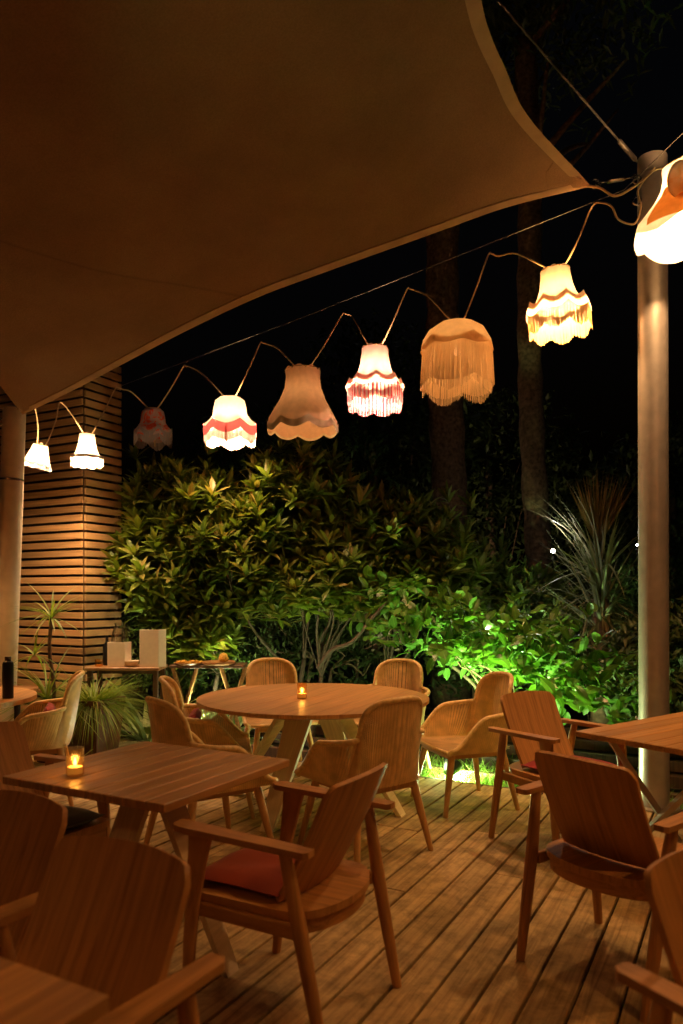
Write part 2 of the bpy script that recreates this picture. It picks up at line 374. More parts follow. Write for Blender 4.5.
def smoothpath(pts, sub=6):
    pts = [Vector(p) for p in pts]; out = []
    for i in range(len(pts) - 1):
        p0, p1, p2, p3 = pts[max(i - 1, 0)], pts[i], pts[i + 1], pts[min(i + 2, len(pts) - 1)]
        for k in range(sub):
            t = k / sub
            out.append(.5 * ((2 * p1) + (p2 - p0) * t + (2 * p0 - 5 * p1 + 4 * p2 - p3) * t * t + (3 * p1 - p0 - 3 * p2 + p3) * t ** 3))
    out.append(pts[-1]); return out
def yaw(fx, fy): return math.atan2(-fx, fy)        # rotation that turns local +y to (fx, fy)
def plight(name, loc, w, c, r=.04, parent=None):
    l = bpy.data.lights.new(name, 'POINT'); l.energy = w; l.color = c; l.shadow_soft_size = r
    o = bpy.data.objects.new(name, l); COL.objects.link(o); o.location = loc
    if parent: o.parent = parent
    return o
def slight(name, loc, target, w, c, angle=80, blend=.6, r=.05):
    l = bpy.data.lights.new(name, 'SPOT'); l.energy = w; l.color = c; l.spot_size = R(angle); l.spot_blend = blend; l.shadow_soft_size = r
    o = bpy.data.objects.new(name, l); COL.objects.link(o); o.location = loc
    o.rotation_euler = (Vector(target) - Vector(loc)).to_track_quat('-Z', 'Y').to_euler()
    return o

# ------------------------------------------------------------------ setting
def bump_ground(u, v):
    x, y = -60 + 120 * u, -20 + 140 * v
    return (x, y, -.16 + .03 * math.sin(x * 1.7) * math.cos(y * 1.3))
tag(MB().grid(bump_ground, 120, 120).build('ground', M['soil'], smooth=True), kind='structure')

UEND, WB = 5.36, .15
RD = Matrix.Rotation(yaw(U.x, U.y), 3, 'Z')
mb = MB()
rng = random.Random(5)
v = -7.2
k = 0
while v < 5.2:
    u0 = -3.0 - rng.random() * 2
    while u0 < UEND:
        u1 = min(UEND, u0 + rng.choice([3.6, 4.2, 4.8]))
        if UEND - u1 < .5: u1 = UEND
        c = U * ((u0 + u1) / 2) + V * v
        dz = rng.uniform(-.0012, .0012)
        # built along local y then turned
        m_ = MB().box((0, 0, 0), (WB - .012, (u1 - u0) - .005, .028), None, .003)
        vs = [(p[0] + v, p[1] + (u0 + u1) / 2, p[2] - .014 + dz) for p in m_.v]
        mb.add(vs, m_.f)
        u0 = u1
    v += WB; k += 1
dk = mb.build('deck', M['deck']); dk.rotation_euler = (0, 0, yaw(U.x, U.y)); tag(dk, kind='structure')
mb = MB()
for q in range(-6, 13):
    mb.box((-1.0, UEND - .06 - q * .6, -.08), (12.6, .06, .09))
mb.box((-1.0, UEND + .017, -.085), (12.6, .028, .17), None, .004)
js = mb.build('deck_joists', M['darkwood']); js.rotation_euler = dk.rotation_euler; tag(js, kind='structure')

# ------------------------------------------------------------------ shade sail, its masts and rigging
A = Vector((1.66, 4.93, 4.15)); B = Vector((-2.77, 6.42, 2.99)); C = Vector((1.75, -1.6, 4.25)); D = Vector((-4.3, -1.4, 4.1))
E1 = smoothpath([A, (1.10, 4.86, 3.98), (.58, 4.87, 3.80), (-.21, 5.1, 3.62), (-.64, 5.2, 3.5), (-1.16, 5.38, 3.335), (-1.72, 5.72, 3.2), (-2.2, 6.05, 3.10), B], 5)
E2 = smoothpath([A, (1.09, 4.28, 4.17), (.86, 3.88, 4.17), (.64, 3.42, 4.17), (.42, 2.6, 4.2), (.36, 1.6, 4.22), (.62, .4, 4.24), (1.1, -.7, 4.25), C], 5)
E3 = smoothpath([B, (-2.6, 5.0, 3.2), (-2.55, 3.5, 3.5), (-2.9, 1.2, 3.8), D], 10)
E4 = smoothpath([C, (0, -1.0, 4.1), (-2.2, -.9, 4.0), D], 12)
def along(e, t):
    x = max(0, min(1, t)) * (len(e) - 1); i = min(int(x), len(e) - 2); return e[i].lerp(e[i + 1], x - i)
def sail(u, v):
    c = along(E1, u) * (1 - v) + along(E4, u) * v + along(E2, v) * (1 - u) + along(E3, v) * u
    c -= A * (1 - u) * (1 - v) + B * u * (1 - v) + C * (1 - u) * v + D * u * v
    return c
t = thing('shade_sail', 'large beige fabric shade sail with curved edges stretched over the terrace', 'shade sail', A)
def part_at(mb, name, mat, parent, smooth=False, sharp=None):
    """mesh given in world coordinates under a thing that is not turned"""
    l = Vector(parent.location); mb.v = [tuple(Vector(p) - l) for p in mb.v]
    return mb.build(name, mat, parent, smooth, sharp)
part_at(MB().grid(sail, 60, 60, thick=.003), 'canvas', M['sail'], t, True, 40)
def hem(e, other):
    mb = MB(); n = len(e) - 1
    def fn(u, v):
        p = along(e, u); q = other(u); d = (q - p); d.normalize()
        return p + d * (v * .075 - .006) + Vector((0, 0, -.005))
    mb.grid(fn, 60, 2, thick=.004); return mb
hm = hem(E1, lambda u: sail(u, .06) if 0.02 < u < .98 else sail(.5, .3)); part_at(hm, 'edge_webbing', M['webbing'], t, True, 40)
hm = hem(E2, lambda v: sail(.06, v) if 0.02 < v < .98 else sail(.3, .5)); part_at(hm, 'edge_webbing', M['webbing'], t, True, 40)
mb = MB()   # reinforcing patch and ring in the visible corner
def patch(u, v):
    return sail(.075 * u * (1 - .35 * v), .075 * v * (1 - .35 * u)) + Vector((0, 0, -.004))
mb.grid(patch, 8, 8, thick=.003); part_at(mb, 'corner_patch', M['sail'], t, True, 40)
mb = MB(); rc = A + Vector((.03, .0, .01))
mb.tube([rc + Vector((.03 * math.cos(a), 0, .03 * math.sin(a))) for a in [k * math.pi / 8 for k in range(17)]], .006, 6, False)
part_at(mb, 'corner_ring', M['steel'], t, True)

PR = Vector((2.10, 4.97, 0)); PRT = Vector((2.08, 4.95, 4.34))
t = thing('sail_mast', 'thick round grey metal mast at the right side of the deck', 'post', PR)
part_at(MB().tube([PR, PRT], [.096, .094], 32), 'shaft', M['metal'], t, True, 40)
mb = MB().lathe([(.0, -.03), (.09, -.02), (.0945, 0), (.06, .02), (0, .03)], 24); mb.v = [tuple(Vector(p) + PRT) for p in mb.v]
part_at(mb, 'cap', M['metal'], t, True, 40)
mb = MB().lathe([(.16, 0), (.16, .012), (.10, .014), (.10, 0)], 28); part_at(MB().add([Vector(p) + PR for p in mb.v], mb.f), 'base_plate', M['metal'], t, True, 30)
for dz in (-.16, -.30):
    mb = MB(); c = PRT + Vector((-.115, -.03, dz))
    mb.tube([c + Vector((.028 * math.cos(a), .0, .028 * math.sin(a))) for a in [k * math.pi / 6 for k in range(13)]], .007, 6, False)
    mb.tube([c + Vector((.02, 0, 0)), c + Vector((.09, 0.02, 0))], .009, 6)
    part_at(mb, 'eye_bolt', M['steel'], t, True)
PL = Vector((-2.96, 6.45, -.1)); PLT = Vector((-2.85, 6.45, 3.04))
t = thing('sail_mast', 'lamplit round metal mast in front of the slatted wooden screen', 'post', PL)
part_at(MB().tube([PL, PLT], [.097, .095], 28), 'shaft', M['lamplit_metal'], t, True, 40)
part_at(MB().tube([PL.lerp(PLT, .80), PL.lerp(PLT, .806)], .1, 28), 'collar', M['steel'], t, True, 40)
mb = MB().lathe([(.0, -.03), (.09, -.02), (.0955, 0), (.06, .02), (0, .03)], 24); part_at(MB().add([Vector(p) + PLT for p in mb.v], mb.f), 'cap', M['metal'], t, True, 40)
mb = MB(); c = PLT + Vector((-.1, -.05, -.12))
mb.tube([c + Vector((.03 * math.cos(a), 0, .03 * math.sin(a))) for a in [k * math.pi / 6 for k in range(13)]], .008, 6, False); part_at(mb, 'eye_bolt', M['steel'], t, True)

def turnbuckle(a, b_, label):
    a, b_ = Vector(a), Vector(b_); t = thing('turnbuckle', label, 'turnbuckle', a)
    for q0, q1 in ((0, .3), (.7, 1)): part_at(MB().tube([a.lerp(b_, q0), a.lerp(b_, q1)], .007, 6), 'rod', M['steel'], t, True)
    part_at(MB().tube([a.lerp(b_, .26), a.lerp(b_, .34), a.lerp(b_, .66), a.lerp(b_, .74)], [.010, .016, .016, .010], 8), 'barrel', M['steel'], t, True, 40)
    for p in (a, b_): part_at(MB().tube([p + Vector((.018 * math.cos(k * .7854), 0, .018 * math.sin(k * .7854))) for k in range(9)], .006, 6, False), 'shackle', M['steel'], t, True)
turnbuckle(A + Vector((.05, 0, .015)), PRT + Vector((-.13, -.03, -.14)), 'steel turnbuckle joining the sail corner to the right mast')
turnbuckle(B + Vector((-.02, .0, .02)), PLT + Vector((-.11, -.05, -.1)), 'short steel turnbuckle at the top of the left mast')
gw = PRT + Vector((-.115, -.03, -.04)); gd = Vector((.80, 3.8, 4.475)) - gw
tag(MB().tube([gw, gw + gd * 3.2], .007, 6).tube([gw + gd * .02, gw + gd * .16], .016, 8).build('guy_wire', M['wire'], smooth=True), 'thin dark guy wire rising over the sail from the top of the right mast', 'wire')

# ------------------------------------------------------------------ slatted wooden screen, left
T0 = Vector((-2.66, 7.6, 0)); ths = math.atan2(V.y, V.x)
t = thing('slatted_screen', 'tall column of horizontal brown wooden slats with dark gaps', 'screen', T0 + Vector((0, 0, -.12)), ths)   # local +x = V, +y = U
TH = 4.2
def slats(face):
    mb = MB(); z = .02; i = 0; r_ = random.Random(3 if face else 4)
    while z < TH - .05:
        j = r_.uniform(-.004, .004)
        if face == 0: mb.box((-1.15 + .012, -.011 + j, z + .027), (2.3, .022, .065), None, .003)
        else: mb.box((.012 + j, .27, z + .027), (.024, .5, .065), None, .003)
        z += .0915
    return mb
slats(0).build('slat_panel', M['slat'], t); M['slat_y'] = wood('slat_wood_side', (.44, .28, .13), (.28, .17, .075), 'y', rough=.55, grain=.7, island=.35, bump=.2)
slats(1).build('slat_panel', M['slat_y'], t)
mb = MB().box((-.04, .045, TH / 2), (.05, .05, TH)).box((-.04, .48, TH / 2), (.05, .05, TH)).box((-1.1, .045, TH / 2), (.05, .05, TH)).box((-2.2, .045, TH / 2), (.05, .05, TH))
mb.build('post', M['darkwood'], t)
MB().box((-1.17, .30, TH / 2), (2.16, .34, TH - .06)).build('core', M['black'], t)

# ------------------------------------------------------------------ furniture
def rounded(w0, w1, h, r, n=5, crown=.0):
    """outline: bottom width w0, top width w1, height h, rounded top corners, gently arched top"""
    pts = [(-w0 / 2 + .012, 0), (w0 / 2 - .012, 0), (w0 / 2, .012)]
    for k in range(n + 1):
        a = k / n * math.pi / 2; pts.append((w1 / 2 - r + r * math.cos(a), h - r + r * math.sin(a) - crown))
    for k in range(1, 8):
        x = (w1 / 2 - r) * (1 - 2 * k / 8); pts.append((x, h - crown * (x / (w1 / 2 - r)) ** 2))
    for k in range(n + 1):
        a = math.pi / 2 + k / n * math.pi / 2; pts.append((-w1 / 2 + r + r * math.cos(a), h - r + r * math.sin(a) - crown))
    pts.append((-w0 / 2, .012)); return pts
def back_panel():
    mb = MB(); nu, nv = 14, 12; zb, zt, yb, yt = .440, .835, -.140, -.335
    def fn(u, v):
        w = (.415 + .01 * v); x0 = (u - .5) * 2
        # rounded top corners by squeezing the outline
        vv = v; hh = (zt - zb)
        top = hh - .012 * x0 * x0
        r = .035; xe = w / 2; ax = abs(x0) * xe
        if ax > xe - r: top -= r - math.sqrt(max(0, r * r - (ax - xe + r) ** 2))
        z = top * vv
        y = yb + (yt - yb) * (z / hh) + .034 * x0 * x0 - .03 * math.sin(math.pi * z / hh) * .35
        return (x0 * w / 2, y, zb + z)
    mb.grid(fn, 24, nv, thick=.016); return mb
def seat_panel(zt=.43):
    out = []
    for k in range(25):                       # curved rear edge
        a = math.pi + math.pi * k / 24; out.append((.245 * math.cos(a), -.145 + .145 * math.sin(a)))
    out += [(.25, .0), (.255, .235), (.24, .25), (-.24, .25), (-.255, .235), (-.25, .0)]
    mb = MB(); mb.prism(out, .026, Matrix.Translation((0, 0, zt - .026))); return mb
def wooden_chair(name, label, group):
    t = thing(name, label, 'armchair', group=group)
    seat_panel().build('seat', M['chair_y'], t, True, 35)
    mb = MB()
    out = [(.235 * math.cos(math.pi + math.pi * k / 20), -.14 + .135 * math.sin(math.pi + math.pi * k / 20)) for k in range(21)]
    out += [(.235, .235), (-.235, .235)]
    mb.prism(out, .05, Matrix.Translation((0, 0, .354))); mb.build('seat_frame', M['chair_x'], t, True, 35)
    back_panel().build('backrest', M['chair_z'], t, True, 40)
    for s in (-1, 1):
        pts = [(-.026, -.27), (-.018, -.285), (.018, -.285), (.028, -.27), (.034, -.05), (.040, .17), (.036, .215), (.02, .235), (-.018, .235), (-.032, .215), (-.034, .17), (-.03, -.05)]
        mb = MB().prism([(x * s + s * .292, y) for x, y in (pts if s > 0 else pts[::-1])], .020, Matrix.Translation((0, 0, .642)))
        mb.v = [(x, y, z + (y + .05) * .03 - (0 if abs(x - s * .292) < .02 else .003)) for x, y, z in mb.v]
        mb.build('armrest', M['chair_y'], t, True, 30)
        p0, p1, p2 = Vector((s * .287, -.185, .64)), Vector((s * .272, -.235, .38)), Vector((s * .262, -.315, 0))
        MB().tube([p0, p0.lerp(p1, .5), p1, p1.lerp(p2, .5), p2], [.019, .023, .025, .022, .017], 12).build('rear_leg', M['chair_z'], t, True, 40)
        # front leg: a blade that is broad under the armrest and tapers to a round foot
        mb = MB(); L = [(.648, .14, .050, .014), (.56, .155, .038, .015), (.42, .178, .026, .018), (.25, .195, .021, .018), (0, .215, .016, .016)]
        vs, fs = [], []
        for (z, yc, hy, hx) in L:
            for k in range(12):
                a = 2 * math.pi * k / 12; ca, sa = math.cos(a), math.sin(a)
                vs.append((s * (.285 - (.66 - z) * .02) + hx * math.copysign(abs(ca) ** .7, ca), yc + hy * math.copysign(abs(sa) ** .7, sa), z))
        for i in range(len(L) - 1):
            for k in range(12): fs.append((i * 12 + k, (i + 1) * 12 + k, (i + 1) * 12 + (k + 1) % 12, i * 12 + (k + 1) % 12))
        fs += [tuple(range(12)), tuple(range(59, 47, -1))]
        mb.add(vs, fs).build('front_leg', M['chair_z'], t, True, 40)
        MB().box((s * .255, -.02, .379), (.022, .40, .046), None, .004).build('side_rail', M['chair_y'], t)
    return t
def cushion_mesh(w, d, h, n=12):
    mb = MB()
    def fn(sgn):
        def f(u, v):
            x, y = (u - .5) * 2, (v - .5) * 2
            e = (1 - abs(x) ** 5) * (1 - abs(y) ** 5); e = max(0, e) ** .45
            pin = 1 - .05 * (1 - abs(x)) * abs(y) - .05 * (1 - abs(y)) * abs(x)
            return (x * w / 2 * pin, y * d / 2 * pin, h / 2 + sgn * h / 2 * e + .004 * math.sin(7 * x + 3 * y) * e)
        return f
    g1, g2 = fn(1), fn(-1)
    mb.grid(g1, n, n); mb.grid(lambda u, v: g2(1 - u, v), n, n); return mb
def seat_cushion(chair_loc, rz, mat, label, z=.432, w=.44, d=.37, h=.055, dy=.065, name='seat_cushion'):
    o = cushion_mesh(w, d, h).build(name, mat, None, True); o.rotation_euler = (0, 0, rz)
    o.location = Vector(chair_loc) + Matrix.Rotation(rz, 3, 'Z') @ Vector((0, dy, z)); tag(o, label, 'cushion', 'loose cushions on the chairs'); return o

WG = 'slatted wood armchairs'
WG = 'wooden armchairs with plywood backs'
chairs = [  # back-top centre x,y ; facing ; label ; cushion
    ((-.50, 1.75), (-.479, -.878), 'dim brown wooden armchair in the lower left corner, its armrest pointing at the nearest table', None),
    ((-.93, 2.18), (-.479, -.878), 'dim wooden armchair cut by the left frame edge, in front of the small square table', None),
    ((-1.64, 3.32), (.878, -.479), 'wooden armchair with dark cushion on the left side of the square table', ('olive', 'dark olive seat cushion in shadow under the square table')),
    ((.085, 2.45), (-.878, .479), 'wooden armchair with red seat cushion seen from its side in the middle foreground', ('red', 'dull red seat cushion on the wooden armchair in the middle foreground')),
    ((1.10, 4.48), (.50, -.87), 'wooden armchair between the bright wicker chair and the right table, front towards us', ('rose', 'rose red seat cushion on the wooden armchair left of the right table')),
    ((.845, 2.665), (.80, .60), 'wooden armchair with its curved back turned to us, pulled out from the right table', None),
    ((.82, 1.71), (.47, -.88), 'wooden armchair in the lower right corner, mostly cut off by the frame', None),
]
proto = None
for (bx, by), (fx, fy), lab, cu in chairs:
    f = Vector((fx, fy, 0)).normalized(); loc = Vector((bx, by, 0)) + f * .325; rz = yaw(f.x, f.y)
    if proto is None:
        proto = wooden_chair('wooden_armchair', lab, WG); proto.location = loc; proto.rotation_euler = (0, 0, rz)
    else: dup(proto, 'wooden_armchair', loc, rz, lab)
    if cu: seat_cushion(loc, rz, M[cu[0]], cu[1])

# ---- wicker armchairs
def shell_rim(s):
    """s in -1..1 from left front over the back to right front: (base point, rim point)"""
    a = abs(s); sg = 1 if s >= 0 else -1; AB = .44
    if a > .52: bs = Vector((sg * .268, -.07 + .300 * (a - .52) / .48, .395))
    else:
        an = a / .52 * math.pi / 2; bs = Vector((sg * .268 * math.sin(an) ** .7, -.07 - .175 * math.cos(an) ** .7, .395))
    if a < AB:                                            # high arched back
        q = a / AB; ph = min(1, q / .80) * math.pi / 2
        x = .205 * math.sin(ph) ** .72; z = .69 + .18 * max(0, math.cos(ph)) ** .55
        if q > .80: z = .69 - .03 * ((q - .8) / .2); x = .205 + .006 * (q - .8) / .2
        rm = Vector((sg * x, -.285 + .075 * (x / .205) ** 2 - .22 * (z - .66), z))
    else:
        q = (a - AB) / (1 - AB); e = min(1, q / .35) * math.pi / 2
        x = .211 + .104 * math.sin(e); y = -.05 - .165 * math.cos(e)
        if q > .35: y = -.05 + .29 * (q - .35) / .65; x = .315 - .012 * (q - .35) / .65
        w_ = max(0, (q - .38) / .62); z = .66 - .03 * min(1, q / .38) - .205 * (w_ * w_ * (3 - 2 * w_)) ** 1.15
        rm = Vector((sg * x, y, z))
    return bs, rm
def wicker_chair(name, label, group):
    t = thing(name, label, 'armchair', group=group)
    def fn(u, v):
        b_, r = shell_rim(u * 2 - 1)
        k = v ** .55
        p = b_.lerp(r, v); ou = (r - b_); ou.z = 0
        p += ou * (k - v) * .5; p.z = b_.z + (r.z - b_.z) * v
        return p
    MB().grid(fn, 100, 14, thick=.006).build('shell', M['wicker'], t, True, 50)
    rim = [shell_rim(-1 + 2 * k / 90)[1] for k in range(91)]
    b0, r0 = shell_rim(-1); b1, r1 = shell_rim(1)
    rim = [b0.lerp(r0, .15) + Vector((0, .012, 0))] + rim + [b1.lerp(r1, .15) + Vector((0, .012, 0))]
    MB().tube(rim, .016, 8).build('rim', M['cane'], t, True)
    base = [shell_rim(-1 + 2 * k / 48)[0] for k in range(49)]
    mb = MB()
    def seat(u, v):
        p = base[min(48, int(round(u * 48)))]; q = Vector((p.x * .02, .03, .405))
        return p.lerp(q, v) + Vector((0, 0, .01 - .012 * v))
    mb.grid(lambda u, v: (( .262 * (2 * u - 1)) * (1 if v > .25 else .86), -.23 + .465 * v, .408 - .012 * math.sin(math.pi * u) * math.sin(math.pi * v)), 16, 16, thick=.01)
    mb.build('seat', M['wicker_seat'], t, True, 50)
    MB().tube([b0 + Vector((0, .012, .01)), Vector((0, .245, .40)), b1 + Vector((0, .012, .01))], .014, 8).build('front_rim', M['cane'], t, True)
    # leg frame
    MB().box((0, .20, .372), (.40, .028, .04), None, .005).box((0, -.19, .372), (.38, .028, .04), None, .005).box((-.19, 0, .372), (.028, .36, .04), None, .005).box((.19, 0, .372), (.028, .36, .04), None, .005)  .build('seat_frame', M['cane_leg'], t)
    for sx, sy in ((-1, 1), (1, 1), (-1, -1), (1, -1)):
        a_, b_ = Vector((sx * .195, sy * .185, .39)), Vector((sx * .262, sy * .265, 0))
        MB().tube([a_, a_.lerp(b_, .4), b_], [.024, .022, .015], 10).build('leg', M['cane_leg'], t, True, 40)
    return t
KG = 'woven wicker armchairs'
wick = [
    ((-.52, 6.02), (.30, -.95), 'wicker armchair behind the round table, directly left of its candle', None),
    ((.37, 5.95), (-.45, -.89), 'wicker armchair behind the right half of the round table, red pillow on it', 'small red pillow in the wicker chair behind the right half of the round table'),
    ((.13, 4.17), (-.60, .80), 'wicker armchair with its arched back to us in front of the round table', None),
    ((-.73, 4.08), (.80, .60), 'wicker armchair behind the square table, back turned, at the front left of the round table', None),
    ((-.86, 4.92), (.98, .15), 'wicker armchair with dark red pillow pushed under the left end of the round table', 'dark red pillow in the wicker chair at the left end of the round table'),
    ((.83, 5.05), (-.95, -.32), 'wicker armchair lit through its weave by the garden light, right of the round table', None),
    ((-2.14, 5.12), (-.95, -.32), 'wicker armchair facing left at the far left table, in front of the grassy planter', 'pink red pillow in the wicker chair at the far left table'),
]
proto = None
for (x, y), (fx, fy), lab, pil in wick:
    f = Vector((fx, fy, 0)).normalized(); rz = yaw(f.x, f.y)
    if proto is None:
        proto = wicker_chair('wicker_armchair', lab, KG); proto.location = (x, y, 0); proto.rotation_euler = (0, 0, rz)
    else: dup(proto, 'wicker_armchair', (x, y, 0), rz, lab)
    if pil:
        o = cushion_mesh(.31, .22, .075).build('back_pillow', M['rose'], None, True); tag(o, pil, 'pillow', 'loose pillows on the wicker chairs')
        o.rotation_euler = Matrix.Rotation(rz, 3, 'Z').to_4x4().to_euler(); o.rotation_mode = 'XYZ'
        mw = Matrix.Translation((x, y, 0)) @ Matrix.Rotation(rz, 4, 'Z') @ Matrix.Translation((0, -.135, .55)) @ Matrix.Rotation(R(72), 4, 'X') @ Matrix.Translation((0, 0, -.04))
        o.matrix_world = mw
        o.location, o.rotation_euler = mw.to_translation(), mw.to_euler()

# ---- tables
def blade_leg(a, b_, w0, w1, th):
    """flat tapered leg from a to b_"""
    a, b_ = Vector(a), Vector(b_); d = (b_ - a).normalized(); s = Vector((0, 0, 1)).cross(d).normalized(); n = s.cross(d).normalized()
    vs = []
    for p, w in ((a, w0), (b_, w1)):
        for sx, sy in ((-1, -1), (1, -1), (1, 1), (-1, 1)): vs.append(p + s * sx * w / 2 + n * sy * th / 2)
    for k in (0, 1, 2, 3): vs[k].z = a.z
    for k in (4, 5, 6, 7): vs[k].z = b_.z
    return MB().add(vs, [(3, 2, 1, 0), (4, 5, 6, 7), (0, 1, 5, 4), (1, 2, 6, 5), (2, 3, 7, 6), (3, 0, 4, 7)])
def plank_rect(hx, hy, nb, z0, th, gap=.003):
    mb = MB(); w = (2 * hx) / nb
    for i in range(nb): mb.box((-hx + w * (i + .5), 0, z0 + th / 2), (w - gap, 2 * hy, th), None, gap)
    return mb
# square table
c0 = Vector((-.755, 2.965, 0))
t = thing('square_table', 'small square plank topped table at left with one lit candle on it', 'table', c0, yaw(U.x, U.y), 'plank topped terrace tables')
plank_rect(.405, .385, 9, .70, .03).build('tabletop', M['table_top'], t)
MB().box((0, .0, .685), (.6, .10, .03), None, .004).box((0, 0, .6845), (.10, .58, .029), None, .004).build('support', M['table_edge'], t)
for k in range(4):
    d = Vector((math.cos(k * math.pi / 2), math.sin(k * math.pi / 2), 0))
    blade_leg(d * .06 + Vector((0, 0, .67)), d * .385, .13, .07, .032).build('leg', M['pale_leg'], t)
# nearest table, lower left corner
cn = Vector((-.400, 1.275, 0)) - V * .42 - U * .40
t = thing('square_table', 'dark corner of the nearest square wooden table at the bottom left', 'table', cn, yaw(U.x, U.y), 'plank topped terrace tables')
plank_rect(.42, .40, 7, .70, .03, .0006).build('tabletop', M['table_top'], t)
MB().box((0, .0, .685), (.6, .10, .03), None, .004).build('support', M['table_edge'], t)
for k in range(4):
    d = Vector((math.cos(k * math.pi / 2), math.sin(k * math.pi / 2), 0))
    blade_leg(d * .06 + Vector((0, 0, .67)), d * .385, .13, .07, .032).build('leg', M['pale_leg'], t)
# right table, turned, on crossing white legs
e1, e2 = Vector((.80, .60, 0)), Vector((.60, -.80, 0)); c1 = Vector((1.185, 3.76, 0)) + e1 * .55 + e2 * .38
t = thing('rectangular_table', 'wooden table with slim white crossing legs at the right, beside the mast', 'table', c1, math.atan2(e1.y, e1.x))   # local x = e1, y = -e2
mb = MB(); nb = 8; w = .76 / nb
for i in range(nb): mb.box((0, -.38 + w * (i + .5), .715), (1.1, w - .003, .028), None, .003)
M['table_top_x'] = wood('table_wood_long', (.54, .295, .108), (.36, .175, .058), 'x', rough=.36, island=.16, bump=.1)
mb.build('tabletop', M['table_top_x'], t)
for sx in (-.40, .40):
    for s in (-1, 1):
        MB().tube([(sx + s * .013, s * .30, .70), (sx + s * .013, -s * .30, 0)], [.020, .020], 4).build('leg', M['white_metal'], t)
MB().tube([(-.40, 0, .35), (.40, 0, .35)], .010, 8).build('stretcher', M['white_metal'], t, True)
# round table
cr = Vector((-.19, 5.02, 0))
def round_top(rad, th, nb, z0, rim=True):
    mb = MB(); w = 2 * rad / nb
    for i in range(nb):
        x0, x1 = -rad + i * w + .0012, -rad + (i + 1) * w - .0012; out = []
        n = 10
        xs = [x0 + (x1 - x0) * k / n for k in range(n + 1)]
        up = [(x, math.sqrt(max(1e-6, rad * rad - x * x))) for x in xs]
        out = [(x, -y) for x, y in up] + up[::-1]
        mb.prism(out, th, Matrix.Translation((0, 0, z0)))
    return mb
t = thing('round_table', 'large round wooden table with one lit candle, ringed by wicker armchairs', 'table', cr, R(-24), 'round wooden terrace tables')
round_top(.78, .022, 10, .708).build('tabletop', M['table_top'], t)
MB().lathe([(.70, 0), (.735, .016), (.735, .0175), (0, .0175)], 48, (0, 0, .690)).build('apron', M['table_edge'], t, True, 40)
for k in range(4):
    a = math.pi / 2 * k + R(-90); d = Vector((math.cos(a), math.sin(a), 0))
    blade_leg(d * .16 + Vector((0, 0, .695)), d * .63, .20, .085, .04).build('leg', M['pale_leg'], t)
# far left round table
cl = Vector((-2.72, 4.98, 0))
t = thing('round_table', 'round wooden table cut by the left frame edge, holding a tall black bottle', 'table', cl, 0, 'round wooden terrace tables')
round_top(.62, .03, 8, .70).build('tabletop', M['table_top'], t)
for k in range(4):
    d = Vector((math.cos(k * math.pi / 2 + .6), math.sin(k * math.pi / 2 + .6), 0))
    blade_leg(d * .12 + Vector((0, 0, .70)), d * .45, .16, .07, .04).build('leg', M['pale_leg'], t)
bp_ = P(8, 706, 4.95); bp_.z = .732
t = thing('bottle', 'tall black bottle standing on the table at the left frame edge', 'bottle', bp_)
MB().lathe([(.034, 0), (.036, .008), (.036, .225), (.032, .240), (.020, .248), (.019, .268), (0, .268)], 20).build('glass_body', M['black'], t, True, 40)
MB().lathe([(.021, .258), (.021, .276), (0, .277)], 14).build('stopper', M['darkwood'], t, True, 40)
# low side table behind
st = Vector((-2.62, 5.98, 0))
t = thing('side_table', 'small round wooden side table behind the black bottle', 'side table', st)
MB().lathe([(0, .645), (.15, .645), (.16, .66), (.155, .672), (0, .672)], 30).build('tabletop', M['table_edge'], t, True, 40)
MB().tube([(0, 0, .02), (0, 0, .645)], .025, 10).build('stem', M['black'], t, True)
MB().lathe([(.13, 0), (.13, .012), (.03, .03), (0, .03)], 24).build('base', M['black'], t, True, 40)

# ---- candles
def candle(loc, label, w=1.2):
    t = thing('candle', label, 'candle', loc, 0, 'lit candles in glass tumblers')
    MB().lathe([(0, 0), (.030, 0), (.033, .004), (.034, .105), (.0315, .105), (.0305, .008), (0, .008)], 24).build('glass_holder', M['amber'], t, True, 40)
    MB().lathe([(0, .009), (.028, .009), (.028, .034), (.010, .036), (0, .034)], 20).build('wax', M['wax'], t, True, 40)
    MB().lathe([(0, .036), (.006, .043), (.007, .050), (.004, .062), (0, .072)], 10).build('flame', M['flame'], t, True)
    plight('candle_glow', (0, 0, .056), w * .5, (1, .55, .18), .012, t)
candle(Vector((*P(75, 775, 2.83).xy, .7305)), 'small lit candle in a glass tumbler on the square table', .8)
candle(Vector((*P(302, 697, 4.93).xy, .7305)), 'small glowing candle in a glass tumbler on the large round table', .8)

# ------------------------------------------------------------------ console tables at the back and what stands on them
def console(name, label, x0, x1, y0, dep, mat, ztop, trestle):
    t = thing(name, label, 'console table', ((x0 + x1) / 2, y0, 0), 0); w = x1 - x0
    MB().box((0, 0, ztop - .015), (w, dep, .03), None, .004).build('tabletop', mat, t)
    if trestle:
        for sx in (-1, 1):
            for s in (-1, 1): MB().tube([(sx * w * .33 - s * .12, 0, ztop - .03), (sx * w * .33 + s * .12, s * .016, -.15)], .022, 6).build('leg', M['shelf'], t)
    else:
        for sx in (-1, 1):
            for sy in (-1, 1): MB().box((sx * (w / 2 - .04), sy * (dep / 2 - .04), (ztop - .03 - .02) / 2), (.045, .045, ztop - .03 + .02), None, .004).build('leg', M['darkwood'], t)
        MB().box((0, dep / 2 - .04, ztop - .06), (w - .12, .02, .06)).build('apron', M['darkwood'], t)
ZC = .735
console('console_table', 'brown console table by the slatted screen carrying two white cards', -2.42, -1.72, 7.15, .36, M['shelf'], ZC, False)
console('console_table', 'dark trestle console table under the shrub with snacks on it', -1.68, -.95, 7.35, .30, M['darkwood'], ZC, True)
def on_console(px, y): return Vector(((px - CX) / F * y, y, ZC + .001))
